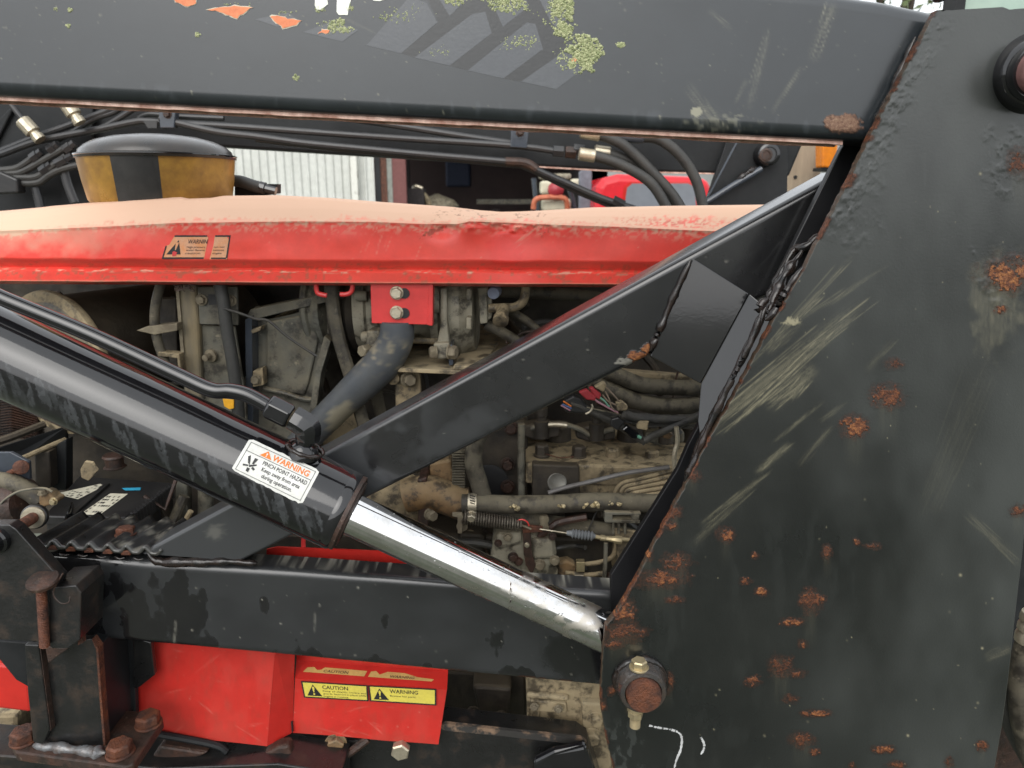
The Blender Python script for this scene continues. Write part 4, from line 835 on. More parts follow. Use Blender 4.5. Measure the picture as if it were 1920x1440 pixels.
ip = obj('inner_panel', prism([(-150, 1180), (320, 1180), (320, 1500), (-150, 1500)], 1.05, .02), ENGD, ch, smooth=0) if False else None
tag(fg, 'small red panel left of the rusty mounting post', 'panel')

# ================================================================== mounting post, clamp plate, rusty base
mp = thing('mounting_post', 'black mounting post with rusty bolted base plate at lower left', 'mounting post', P(130, 1420, .80))
def pl(name, pts, Y, th, m_=BLKW, bv=.0012): return obj(name, prism(pts, Y, th), m_, mp, smooth=0, bevel=bv)
def painted_plate(name, x0, x1, y0, y1, pts, Y, th, painter, m_=BLKW):
    o = obj(name, prism(pts, Y, th), m_, mp, smooth=0, bevel=.0012); return o
pl('clamp_plate', [(-60, 985), (18, 984), (30, 992), (112, 1084), (108, 1100), (104, 1205), (-60, 1196)], .762, .016)
obj('rusty_edge', hull8([P(22, 986, .7635), P(114, 1082, .7635), P(116, 1086, .775), P(28, 990, .775)], [v+Vector((.0004, 0, .0006)) for v in (P(22, 986, .7635), P(114, 1082, .7635), P(116, 1086, .775), P(28, 990, .775))]), RUSTB, mp, smooth=0)
pl('lower_web', [(-60, 1198), (60, 1206), (60, 1292), (30, 1275), (-5, 1232), (-60, 1190)], .80, .01, DBLK)
k = mpx(1010, .76); obj('pin', lathe(P(-6, 1012, .762), (0, -1, 0), [(0, 27*k), (.006, 26*k), (.008, 22*k), (.014, 21*k), (.015, 0)], 32), GLS, mp)
k = mpx(1090, .75)
wsh = obj('clamp_washer', lathe(P(82, 1093, .752), (0, -.25, 1), [(0, 27*k), (.004, 28.5*k), (.006, 27*k), (.007, 16*k), (.008, 10*k), (.0085, 0)], 32), RUSTB, mp, smooth=35)
obj('threaded_rod', threads(P(77, 1100, .752), P(84, 1212, .752)-P(77, 1100, .752), 9.5*k, (P(84, 1212, .752)-P(77, 1100, .752)).length, .0022), RUST, mp, smooth=20)
pl('clamp_block', [(92, 1102), (142, 1098), (152, 1112), (150, 1200), (128, 1216), (96, 1216), (90, 1200)], .758, .05)
obj('block_gusset', prism([(84, 1212), (128, 1216), (90, 1244)], .772, .02), RUSTB, mp, smooth=0, bevel=.001)
obj('rusty_strip', prism([(130, 1090), (152, 1122), (156, 1205), (146, 1210), (144, 1120), (126, 1094)], .770, .006), RUST, mp, smooth=0)
obj('wire_loop', tube([P(118, 1075, .755), P(100, 1110, .752), P(112, 1130, .75), P(128, 1130, .75), P(132, 1118, .752)], .0009, 6), RUSTB, mp)
pl('post_front', [(70, 1216), (150, 1200), (172, 1198), (184, 1218), (188, 1290), (197, 1402), (66, 1392), (62, 1310)], .796, .010)
pl('post_flange', [(46, 1209), (72, 1210), (93, 1368), (80, 1396), (62, 1392), (52, 1300)], .786, .008)
obj('flange_edge', prism([(70, 1211), (76, 1214), (96, 1370), (91, 1368)], .7875, .009), RUSTB, mp, smooth=0)
pl('post_web', [(160, 1206), (186, 1212), (199, 1402), (196, 1404)], .808, .075, DBLK); obj('post_edge', prism([(172, 1199), (184, 1216), (189, 1290), (198, 1402), (194, 1402), (185, 1290), (180, 1218)], .7955, .0115), RUST, mp, smooth=0)
pl('post_back', [(170, 1195), (250, 1195), (255, 1350), (200, 1380)], .875, .010, DBLK)
pl('side_web', [(250, 1195), (283, 1205), (290, 1266), (257, 1292), (250, 1290)], .868, .008, BLKW)
obj('cast_lug', lathe(P(196, 1255, .85), (0, -1, 0), [(0, .012), (.012, .012)], 24), BRASS, mp)
zb = P(130, 1404, .79).z
bt = [Pz(20, 1392, zb), Pz(30, 1410, zb), Pz(236, 1438, zb), Pz(250, 1432, zb), Pz(306, 1348, zb), Pz(296, 1336, zb), Pz(90, 1320, zb)]
obj('base_plate', hull8(bt, [v-Vector((0, 0, .014)) for v in bt]), RUSTB, mp, smooth=0, bevel=.002)
obj('weld_bead', weld([Pz(64, 1398, zb+.002), Pz(110, 1402, zb+.002), Pz(160, 1409, zb+.002), Pz(198, 1412, zb+.003)], .0075, 91, .35), mat('bare_weld', K(.20,.21,.22), K(.10,.08,.07), .25, .4, metal=.4, scale=80, bump=.4), mp, smooth=60)
for x, y in ((46, 1388), (226, 1412), (279, 1358)):
    obj('bolt', hexhead(Pz(x, y, zb), (0, 0, 1), 23*mpx(1390, .8), .016, 1.1, .15), RUST, mp, smooth=25, bevel=.0008)
ab = thing('adjusting_bolt', 'rusty threaded bolt with black knob beside the corrugated tread', 'bolt', P(50, 985, .79))
d = (P(74, 963, .86)-P(28, 992, .775)); obj('shank', threads(P(28, 992, .775), d, 11*mpx(980, .8), d.length*.8, .0024), RUST, ab, smooth=20)
obj('knob', lathe(P(28, 992, .775)+d*.72, d, [(0, .010), (.002, .0145), (.006, .0155), (.010, .0150), (.012, .011), (.020, .010)], 24), PLAST, ab, smooth=35); obj('knob_washer', lathe(P(28, 992, .775)+d*.70, d, [(0, .013), (.0025, .0135), (.003, .011)], 24), ZINC, ab)

# ================================================================== chassis below
ch = thing('chassis_beam', 'black chipped chassis beam under the red guard', 'beam', P(900, 1440, .95))
def cp(name, pts, Y, th, m_=BLKW, bv=.002): return obj(name, prism(pts, Y, th), m_, ch, smooth=0, bevel=bv)
cp('beam', [(520, 1418), (640, 1392), (835, 1366), (960, 1380), (1085, 1394), (1105, 1408), (1150, 1540), (500, 1540)], .93, .05)
be = obj('beam_edge', prism([(820, 1362), (835, 1357), (960, 1371), (1090, 1384), (1100, 1392), (1085, 1396), (960, 1382), (835, 1370)], .928, .006), mat('chipped_black_edge', K(.03,.028,.026), K(.20,.13,.085), .5, .7, scale=38, contrast=(.5, .6)), ch, smooth=0)
obj('tarp_scrap', hull8([P(1000, 1432, .90), P(1040, 1412, .90), P(1098, 1400, .905), P(1112, 1440, .90), P(1120, 1500, .90), P(1000, 1500, .90)], [v+Vector((0, .012, .004)) for v in (P(1000, 1432, .90), P(1040, 1412, .90), P(1098, 1400, .905), P(1112, 1440, .90), P(1120, 1500, .90), P(1000, 1500, .90))]), GLS, ch, smooth=0, bevel=.004)
cp('lower_beam', [(-60, 1412), (300, 1440), (520, 1432), (640, 1450), (640, 1600), (-60, 1600)], .86, .06)
obj('debris', prism([(270, 1440), (300, 1398), (390, 1412), (360, 1428), (430, 1450), (520, 1400), (540, 1398), (560, 1450), (540, 1470), (270, 1470)], .88, .02), RUSTB, ch, smooth=0, bevel=.004)
obj('rusty_rod', tube([P(600, 1450, .90), P(650, 1415, .91), P(690, 1385, .92)], .006, 8), RUSTB, ch)
obj('steel_rod', tube([P(295, 1376, .885), P(400, 1396, .885), P(425, 1410, .885)], .005, 8), DBLK, ch)
bk = obj('chassis_backdrop', prism([(-200, 1160), (1200, 1160), (1200, 1600), (-200, 1600)], 1.22, .02), ENGD, ch, smooth=0); obj('axle_stub', prism([(-60, 1340), (34, 1336), (36, 1440), (-60, 1450)], .95, .06), ENG, ch, smooth=0, bevel=.008)  # the wide dark sheet is added to block bright gaps under the tractor
for x, y, r in ((570, 1395, 13), (630, 1392, 17)):
    obj('bolt', hexhead(P(x, y, .918), (.1, -1, 0), r*mpx(y, .92), .012, 1.2), RUSTB if x < 600 else BRASS, ch, smooth=25)
obj('bolt', hexhead(P(752, 1402, .915), (0, -1, 0), 18*mpx(1400, .915), .012, 0), ZINC, ch, smooth=25)

# ================================================================== gearbox casting seen below the rail
gb = thing('gearbox_housing', 'tan dusty gearbox housing with bolts beside the lower pivot', 'gearbox', P(1060, 1390, 1.02))
def gp(name, pts, Y, th, m_=TAN, bv=.003): return obj(name, prism(pts, Y, th), m_, gb, smooth=0, bevel=bv)
gp('housing', [(985, 1262), (1180, 1280), (1180, 1500), (1100, 1480), (990, 1400)], 1.00, .20)
gp('cover_plate', [(994, 1312), (1062, 1318), (1064, 1338), (1012, 1336), (1012, 1368), (996, 1366)], .994, .008); gp('rib', [(988, 1300), (1066, 1308), (1066, 1316), (988, 1310)], .99, .012)
gp('lower_rib', [(1062, 1356), (1140, 1368), (1140, 1376), (1062, 1366)], .99, .012)
gp('foot', [(1090, 1318), (1140, 1322), (1150, 1500), (1118, 1480), (1096, 1398)], .985, .02)
for x, y, r in ((1002, 1325, 6), (1047, 1329, 6), (1000, 1366, 7), (1118, 1348, 12), (1110, 1380, 14)): bolt(x, y, .985, r, gb, TAN if r > 10 else DBOLT, h=.5, washer=1.4)
dk = thing('engine_mount', 'dark oily engine mount in the gap right of the red guard', 'engine mount', P(900, 1360, 1.05))
obj('mount_block', prism([(830, 1260), (985, 1265), (985, 1400), (830, 1380)], 1.12, .1), ENGD, dk, smooth=0, bevel=.004)
obj('mount_arm', prism([(885, 1285), (960, 1290), (955, 1356), (900, 1350)], 1.07, .05), ENGD, dk, smooth=0, bevel=.006)
for x, y in ((888, 1336), (940, 1344)): bolt(x, y, 1.06, 12, dk, ENGD, h=.9, washer=1.2)

# ================================================================== far side of the loader
YF = 1.79
fa = thing('loader_boom', 'far black loader arm behind the hood carrying steel hydraulic lines', 'loader arm', P(800, 310, YF))
obj('arm_beam', prism([(-80, 60), (1560, 140), (1480, 331), (1340, 325), (1160, 321), (953, 309), (440, 277), (-80, 245)], YF, .055), DBLK, fa, smooth=0, bevel=.006)
obj('beam_lip', prism([(953, 308), (1160, 320), (1345, 324.5), (1345, 327), (1160, 323), (953, 311)], YF-.002, .01), EDGE, fa, smooth=0)
obj('crank_plate', prism([(-80, 160), (60, 170), (175, 200), (165, 400), (-80, 420)], YF-.02, .012), DBLK, fa, smooth=0, bevel=.003)
obj('crank_rib', prism([(-80, 300), (-40, 330), (26, 202), (20, 200)], YF-.03, .01), DBLK, fa, smooth=0, bevel=.003)
YL = 1.735; kl = mpx(270, YL)
def line(path, r=5.2, m_=LINE, name='steel_line', Y=YL, n=10): return obj(name, tube([P(x, y, Y) for x, y in path], r*kl, n, 6), m_, fa)
line([(-40, 298), (0, 284), (60, 260), (138, 232), (232, 196), (290, 172)], 6.2); line([(-40, 300), (0, 290), (60, 268), (117, 255), (183, 243), (250, 229), (275, 227), (330, 231), (450, 238), (560, 246), (760, 260), (960, 273), (1040, 283)], 6.2, Y=YL-.02)
line([(110, 262), (135, 248), (180, 222), (215, 210), (240, 190)], 5); line([(130, 252), (190, 240), (262, 197), (290, 178)], 5.2, Y=YL-.01)
line([(300, 222), (400, 246), (480, 256), (560, 267), (640, 275), (800, 290), (953, 303), (985, 307), (1010, 320), (1060, 342), (1127, 371), (1190, 392)], 6.5, Y=YL-.03); line([(480, 262), (640, 280), (800, 295), (950, 309), (985, 314), (1060, 350), (1127, 379), (1170, 398)], 5, Y=YL-.02)
line([(260, 222), (280, 214), (330, 218), (420, 222)], 5); line([(600, 214), (660, 223), (760, 238), (860, 254), (957, 268)], 6.2, Y=YL-.01)
line([(948, 303), (975, 304), (992, 308), (1006, 318)], 8.5, RUSTB, 'rusty_bend', YL-.031)
for pth, r in (([(-30, 322), (7, 319), (33, 315), (57, 300), (75, 288)], 6.5), ([(-30, 326), (13, 325), (42, 322), (83, 300), (132, 272)], 6.5), ([(-30, 336), (27, 333), (67, 332), (90, 318), (125, 292)], 6.5), ([(-30, 346), (33, 344), (72, 342), (93, 328), (117, 317), (150, 309)], 6.5)):
    line(pth, r, HOSE, 'rubber_line', YL-.03)
for (a, b_) in (((60, 298), (78, 284)), ((92, 282), (108, 270)), ((78, 322), (96, 308)), ((106, 308), (136, 292)), ((122, 282), (140, 268))):
    q = P(*a, YL-.032); d = P(*b_, YL-.032)-q; obj('line_nut', lathe(q, d, [(0, 9*kl), (d.length*.6, 9*kl), (d.length*.62, 7*kl), (d.length, 7*kl)], 6), LINE, fa, smooth=25)
obj('line_sleeve', prism([(-40, 326), (0, 322), (32, 336), (34, 362), (-40, 366)], YL-.05, .03), PLAST, fa, smooth=0, bevel=.004)
line([(8, 180), (30, 208), (48, 230)], 5, LINE, 'rubber_line', YL-.035)
for (a, b_) in (((42, 226), (66, 252)), ((122, 190), (140, 216))):
    q = P(*a, YL-.045); d = (P(*b_, YL-.045)-q).normalized(); obj('crimp_fitting', lathe(q, d, [(0, 12.5*kl), (.002, 13.5*kl), (.031, 13.5*kl), (.033, 11*kl), (.034, 9*kl), (.040, 9*kl), (.041, 11*kl), (.052, 11*kl)], 12), ZINC, fa, smooth=25)
for pth in ([(120, 322), (128, 350), (140, 380)], [(66, 352), (74, 380), (78, 400)]):
    line(pth, 8, LINE, 'rubber_line', YL-.02)
obj('clamp', prism([(297, 206), (330, 206), (326, 240), (300, 240)], YL-.04, .02), STRUT, fa, smooth=0, bevel=.002); obj('clamp', prism([(958, 240), (992, 243), (988, 278), (957, 276)], YL-.03, .02), STRUT, fa, smooth=0, bevel=.002)
obj('clamp_tab', prism([(268, 226), (277, 240), (294, 240), (294, 226)], YL-.04, .004), LINE, fa, smooth=0)
for x, y in ((314, 214), (975, 248)): obj('clamp_bolt', hexhead(P(x, y, YL-.03 if x > 500 else YL-.04), (0, -1, 0), 6*kl, .008, 1.3), RUSTB, fa, smooth=25)
for (x, y, r, m_) in ((1037, 283, 11, LINE), (1060, 285, 12, RUSTB), (1075, 280, 11, LINE)): obj('line_nut', lathe(P(x, y, YL-.02), (1, 0, -.08), [(0, r*kl), (20*kl, r*kl)], 6), m_, fa, smooth=25, bevel=.001)
ft = thing('loader_tower', 'far black loader frame plate with round pivot beside the wooden post', 'loader frame', P(1420, 400, YF-.02))
obj('side_plate', prism([(1384, 200), (1478, 210), (1476, 430), (1300, 440), (1327, 367)], YF-.03, .012), DBLK, ft, smooth=0, bevel=.002); obj('plate_edge', prism([(1382, 262), (1386, 262), (1329, 370), (1325, 370)], YF-.032, .004), STRUT, ft, smooth=0)
k = mpx(290, YF); pv = obj('pivot_boss', lathe(P(1434, 291, YF-.03), (0, -1, 0), [(0, 22*k), (.006, 21*k), (.03, 20*k), (.033, 17*k), (.033, 13*k), (.030, 12*k)], 32), GLS, ft, smooth=40); obj('pivot_pin', lathe(P(1434, 291, YF-.055), (0, -1, 0), [(0, 12*k), (.008, 12*k), (.009, 8*k), (.007, 7*k), (.007, 0)], 24), RUSTB, ft, smooth=40)
obj('lock_rod', tube([P(1310, 388, YF-.05), P(1370, 350, YF-.05), P(1428, 316, YF-.05)], 5.5*k, 10, 0), STRUT, ft); obj('weld_bead', weld([P(1382, 338, YF-.05), P(1405, 322, YF-.05), P(1420, 312, YF-.05)], .007, 71), WELD, ft)
HS = [('black hydraulic hose highest of the four, arching right from under the arm', [(1125, 253), (1150, 262), (1177, 278), (1230, 330), (1260, 364), (1278, 392)], [(1088, 247), (1125, 253)], ZINC, -.06), ('black hydraulic hose farthest right with grey crimp sleeve', [(1205, 257), (1237, 262), (1275, 291), (1305, 338), (1319, 392)], [(1160, 255), (1207, 257)], STRUT, -.05),
      ('black hydraulic hose lowest of the four, with pale crimp sleeve in front', [(1112, 291), (1162, 308), (1219, 342), (1252, 392)], [(1085, 288), (1116, 293)], ZINC, -.07), ('black hydraulic hose between the lowest and the highest hose', [(1140, 286), (1192, 307), (1237, 342), (1268, 394)], [(1114, 283), (1144, 287)], ZINC, -.04)]
for lb, pth, cr_, cm, dy in HS:
    h = thing('hydraulic_hose', lb, 'hose', P(*pth[-1], YL+dy), 'hoses behind the hood'); obj('rubber_hose', tube([P(x, y, YL+dy) for x, y in pth], 9.5*kl, 14, 6), HOSE, h)
    q = P(*cr_[0], YL+dy); d = P(*cr_[1], YL+dy)-q; obj('crimp_sleeve', lathe(q, d, [(0, 9*kl), (.002, 11.5*kl), (d.length*.95, 11.5*kl), (d.length, 10*kl)], 16), cm, h, smooth=30)
q = P(1150, 374, YL-.03); d = (P(1185, 392, YL-.03)-q).normalized(); obj('line_nut', lathe(q, d, [(0, 9*kl), (22*kl, 9*kl)], 6), LINE, fa, smooth=25)
# ================================================================== engine bay
def T(path, Y, r, n=12, sm=6, **kw): return tube([P(p[0], p[1], (p[2] if len(p) > 2 else Y)) for p in path], r*mpx(path[0][1], Y), n, sm, **kw)
def cyl_px(x, y, Y, ax, prof, n=32): kk = mpx(y, Y); return lathe(P(x, y, Y), ax, [(a*kk, b*kk) for a, b in prof], n)
# air cleaner canister
ac = thing('air_cleaner', 'large round dusty air cleaner canister at the left under the hood', 'air cleaner', P(130, 810, 1.2))
ax = Vector((.40, .917, 0)); o = P(112, 680, 1.12); k = mpx(676, 1.14)*.97
obj('canister', lathe(o, ax, [(0, 130*k), (.01, 130*k), (.02, 126*k), (.34, 126*k), (.35, 120*k)], 64), ENGD, ac, smooth=40)
obj('rim', lathe(o-ax*.012, ax, [(0, 128*k), (.002, 137*k), (.008, 139*k), (.014, 136*k), (.016, 128*k)], 64), TAN, ac, smooth=40)
obj('end_cap', lathe(o-ax*.0135, ax, [(0, 0), (.0, 60*k), (-.004, 66*k), (-.004, 108*k), (.002, 118*k), (.004, 128*k)], 64), SHR, ac, smooth=40)
# radiator support post and bracket plates
rs = thing('radiator_support', 'dusty upright radiator support post with bolted bracket plates', 'support', P(370, 800, 1.08))
PST = mat('streaked_steel_post', K(.085,.085,.075), K(.26,.195,.10), .45, .7, scale=22, stretch=(1, 1, .2)); obj('post', prism([(329, 520), (366, 520), (372, 600), (384, 860), (350, 860), (338, 640)], 1.078, .03), PST, rs, smooth=0, bevel=.006, segs=3)
obj('post_edge', prism([(329, 540), (335, 540), (348, 700), (342, 700)], 1.075, .02), DBOLT, rs, smooth=0)
obj('bracket_plate', prism([(370, 538), (444, 538), (446, 580), (446, 610), (374, 608)], 1.080, .006), SHR, rs, smooth=0, bevel=.001)
obj('lower_plate', prism([(372, 609), (440, 612), (462, 760), (462, 860), (376, 860)], 1.090, .006), SHR, rs, smooth=0, bevel=.001)
obj('square_hole', prism([(390, 552), (412, 552), (412, 570), (392, 572)], 1.0795, .001), INK, rs, smooth=0)
for x, y in ((378, 562), (433, 563)): bolt(x, y, 1.078, 8, rs, DBOLT, washer=1.4)
obj('stud', lathe(P(397, 666, 1.088), (-.3, -1, -.1), [(0, .010), (.004, .010), (.005, .005), (.016, .005), (.017, 0)], 14), DBOLT, rs)
obj('angle_arm', prism([(255, 620), (275, 612), (332, 606), (332, 620), (290, 628)], 1.06, .02), DBOLT, rs, smooth=0, bevel=.001)
obj('angle_arm', prism([(296, 660), (336, 664), (340, 700), (334, 700), (332, 672), (296, 668)], 1.06, .02), ENG, rs, smooth=0, bevel=.001)
obj('angle_web', prism([(288, 560), (330, 560), (334, 700), (300, 700), (296, 660), (288, 620)], 1.11, .02), ENGD, rs, smooth=0, bevel=.002)
tag(obj('drain_hose', T([(306, 520), (294, 560), (290, 600), (296, 640), (310, 680)], 1.07, 9), HOSED, None), 'dusty curved hose left of the radiator support post', 'hose')
tag(obj('vent_hose', T([(408, 515), (418, 560), (426, 620), (438, 690), (446, 760), (452, 850)], 1.062, 12), HOSE, None), 'dusty black hose hanging in front of the bracket plates', 'hose')
tag(obj('control_wire', T([(418, 578), (432, 582), (452, 588), (480, 598), (504, 602), (540, 632), (594, 668)], 1.055, 2.6, 6), WIREK, None), 'thin black wire crossing the grey fan shroud', 'wire')
tag(obj('straw_wisp', (lambda mb: [mb.add(*tube([P(338+random.uniform(-14, 14), 524, 1.05), P(345+random.uniform(-22, 22), 536+random.uniform(-4, 10), 1.045), P(348+random.uniform(-22, 18), 540+random.uniform(-10, 8), 1.045)], .0008, 4, 3)) for _ in range(16)] and mb)(MB()), RUSTB, None), 'tuft of dry brown straw under the hood edge', 'straw')
# fan shroud
fs = thing('fan_shroud', 'grey dusty plastic fan shroud panel under the hood', 'fan shroud', P(520, 840, 1.12))
obj('panel', prism([(474, 604), (545, 590), (640, 560), (650, 610), (612, 640), (592, 740), (575, 800), (560, 880), (470, 880)], 1.13, .006), SHR, fs, smooth=0, bevel=.001)
obj('raised_panel', prism([(498, 604), (560, 592), (600, 620), (590, 668), (578, 720), (570, 742), (500, 730)], 1.124, .007), SHR, fs, smooth=0, bevel=.003)
obj('top_flange', prism([(464, 590), (470, 580), (640, 545), (642, 560), (545, 582), (474, 600)], 1.11, .03), SHR, fs, smooth=0, bevel=.001)
obj('left_flange', prism([(459, 600), (472, 592), (474, 780), (472, 880), (462, 880), (461, 760)], 1.10, .03), STRUT, fs, smooth=0, bevel=.001)
obj('right_flange', prism([(608, 630), (620, 640), (602, 700), (590, 790), (578, 860), (566, 860), (580, 770), (592, 690)], 1.105, .03), SHR, fs, smooth=0, bevel=.001)
obj('lower_rib', T([(494, 728), (530, 736), (570, 748), (592, 748)], 1.118, 5, 8), SHR, fs)
obj('tab', prism([(474, 696), (492, 690), (494, 722), (474, 726)], 1.096, .02), TAN, fs, smooth=0, bevel=.001); bolt(480, 712, 1.095, 8, fs, DBOLT, washer=1.2)
obj('tab', prism([(470, 618), (490, 612), (488, 620), (472, 626)], 1.10, .02), TAN, fs, smooth=0, bevel=.001)
tag(obj('yellow_tag', prism([(417, 748), (438, 750), (438, 766), (430, 768), (420, 762)], 1.05, .003), mat('yellow_plastic', K(.85,.42,.02), K(.75,.36,.02), .5, .6), None, smooth=0, bevel=.0008), 'small yellow tag below the feed tube', 'tag')
# belt and pulleys
bp_ = thing('drive_belt', 'dusty fan belt running over grey pulleys left of the compressor', 'belt', P(650, 820, 1.16))
obj('pulley', cyl_px(608, 570, 1.19, (1, -.28, 0), [(0, 88), (6, 92), (12, 90), (14, 84), (22, 84), (24, 90), (30, 92), (36, 88), (40, 60)], 48), SHR, bp_, smooth=30)
obj('pulley', cyl_px(648, 580, 1.18, (1, -.25, 0), [(0, 70), (6, 86), (10, 86), (13, 76), (20, 76), (23, 86), (27, 86), (30, 74), (38, 74), (40, 84), (44, 80), (60, 60)], 48), ENGD, bp_, smooth=30)
obj('belt', T([(618, 490), (622, 560), (634, 630), (655, 700), (680, 790), (700, 860)], 1.085, 13, 8, 6, squash=.5), HOSED, bp_)
obj('belt', T([(700, 700), (710, 760), (726, 820), (740, 870)], 1.14, 12, 8, 6, squash=.5), HOSED, bp_)
obj('crank_pulley', cyl_px(700, 800, 1.22, (.5, -.85, 0), [(0, 70), (8, 76), (14, 76), (18, 66), (26, 66), (30, 74), (36, 74), (38, 30)], 48), ENGD, bp_, smooth=30)
# compressor
cm = thing('compressor', 'dusty grey compressor body behind the red bolted bracket', 'compressor', P(800, 690, 1.17))
YM = 1.175
obj('body', cyl_px(700, 565, YM, (1, 0, 0), [(0, 66), (4, 74), (60, 74), (62, 70), (128, 70), (130, 76)], 40), ALU, cm, smooth=30)
obj('front_flange', cyl_px(676, 570, YM, (1, 0, 0), [(0, 60), (2, 88), (22, 90), (26, 84), (44, 82)], 40), ALU, cm, smooth=30)
obj('rear_flange', cyl_px(818, 570, YM, (1, -.05, 0), [(0, 84), (2, 100), (16, 102), (18, 96)], 48), ALU, cm, smooth=30)
obj('rear_head', cyl_px(838, 568, YM, (1, -.05, 0), [(0, 100), (2, 104), (34, 102), (40, 96), (56, 88), (58, 60)], 48), ALU, cm, smooth=30)
obj('rear_clamp', prism([(826, 540), (838, 540), (838, 600), (842, 640), (846, 668), (818, 668), (820, 640), (826, 606)], 1.07, .035), ALU, cm, smooth=0, bevel=.003)
obj('rear_lug', prism([(812, 644), (842, 642), (846, 672), (818, 674)], 1.06, .04), ALU, cm, smooth=0, bevel=.003); obj('front_lug', prism([(688, 620), (712, 620), (712, 648), (696, 672), (684, 660)], 1.075, .04), ALU, cm, smooth=0, bevel=.003)
obj('lug_plate', prism([(840, 648), (848, 646), (850, 684), (842, 686)], 1.055, .05), STRUT, cm, smooth=0, bevel=.001)
obj('bolt', hexhead(P(842, 660, 1.056), (1, -.35, 0), 13*mpx(660, 1.05), .012, 1.1), DBOLT, cm, smooth=25); obj('bolt', hexhead(P(818, 660, 1.062), (-1, -.3, 0), 12*mpx(660, 1.06), .010, 1.1), DBOLT, cm, smooth=25); obj('bolt', hexhead(P(690, 656, 1.07), (-.7, -1, 0), 12*mpx(656, 1.07), .014, 0), DBOLT, cm, smooth=25)
obj('lug', cyl_px(678, 632, 1.09, (1, 0, 0), [(0, 9), (3, 11), (18, 11)], 16), ALU, cm, smooth=30); obj('lug', cyl_px(666, 555, 1.09, (1, 0, 0), [(0, 8), (3, 10), (22, 10)], 16), ALU, cm, smooth=30)
for y in (550, 604): obj('head_tab', prism([(874, y-9), (884, y-9), (884, y+14), (874, y+14)], 1.078, .02), ALU, cm, smooth=0, bevel=.002)
obj('tie_bar', T([(712, 636), (770, 638), (822, 640)], 1.10, 6, 10), TAN, cm)
obj('tie_bar', T([(780, 560), (800, 560), (826, 560)], 1.10, 30, 14), ALU, cm)
# compressor fittings
pf = thing('pipe_fitting', 'dusty bent pipe fitting right of the compressor', 'pipe fitting', P(930, 620, 1.12))
obj('manifold', prism([(896, 540), (914, 538), (914, 606), (900, 608)], 1.11, .03), ALU, pf, smooth=0, bevel=.002); obj('flange', prism([(912, 556), (922, 562), (922, 596), (914, 602)], 1.115, .02), ALU, pf, smooth=0, bevel=.002)
obj('pipe', T([(916, 578), (940, 577), (965, 576), (980, 566), (985, 548), (985, 530)], 1.10, 8.5, 14), ENG, pf); obj('service_port', lathe(P(944, 578, 1.095), (-.15, -.85, -.55), [(0, .0095), (.020, .0095), (.021, .0115), (.030, .0115), (.031, .009), (.031, .002)], 20), ENG, pf, smooth=30)
obj('cap', lathe(P(930, 545, 1.10), (-.2, -1, -.1), [(0, .009), (.018, .009), (.019, .0085), (.0195, 0)], 20), mat('grey_blue_cap', K(.23,.26,.34), K(.18,.20,.27), .5, .6), pf, smooth=30)
obj('pipe_mount', prism([(970, 524), (1010, 524), (1010, 538), (972, 538)], 1.09, .03), ENG, pf, smooth=0, bevel=.002)
tag(obj('heater_hose', T([(905, 545), (980, 548), (1060, 552), (1130, 560), (1200, 575)], 1.16, 12), HOSED, None), 'dusty hose just under the hood right of the fittings', 'hose')
tag(obj('heater_hose', T([(940, 575), (985, 600), (1020, 630), (1060, 670)], 1.14, 8), HOSED, None), 'thin dusty hose dropping right from the bent pipe fitting', 'hose')
tag(obj('heater_hose', T([(910, 608), (950, 628), (990, 655), (1030, 690)], 1.13, 10), HOSED, None), 'dusty hose along the right edge of the tan shelf plate', 'hose')
# shelf plate
sh = thing('compressor_shelf', 'tan dusty steel shelf plate under the compressor', 'shelf plate', P(830, 700, 1.1))
zs = P(800, 690, 1.05).z
q = [Pz(745, 690, zs), Pz(925, 698, zs), Pz(985, 640, zs), Pz(880, 600, zs), Pz(740, 610, zs)]
obj('plate', hull8(q, [v-Vector((0, 0, .006)) for v in q]), TAN, sh, smooth=0, bevel=.001)
q = [Pz(850, 686, zs+.006), Pz(902, 687, zs+.006), Pz(935, 640, zs+.006), Pz(880, 630, zs+.006)]; obj('spacer', hull8(q, [v-Vector((0, 0, .006)) for v in q]), TAN, sh, smooth=0, bevel=.001)
obj('bolt_head', lathe(Pz(905, 655, zs), (0, 0, 1), [(0, .012), (.006, .012), (.007, .010)], 20), TAN, sh)
obj('leg', prism([(740, 694), (788, 698), (790, 770), (752, 800), (742, 780)], 1.075, .01), ENG, sh, smooth=0, bevel=.002); bolt(764, 710, 1.072, 12, sh, DBOLT, washer=1.2, ax=(.5, -1, 0), h=.8); obj('lug', cyl_px(738, 708, 1.07, (0, -1, 0), [(0, 13), (8, 12), (10, 6)], 20), ENG, sh, smooth=30)
tag(obj('tensioner', cyl_px(652, 815, 1.16, (.3, -1, .3), [(0, 40), (10, 48), (26, 46), (34, 30)], 32), TAN, None, smooth=30), 'tan dusty rounded housing below the slate strut', 'housing')
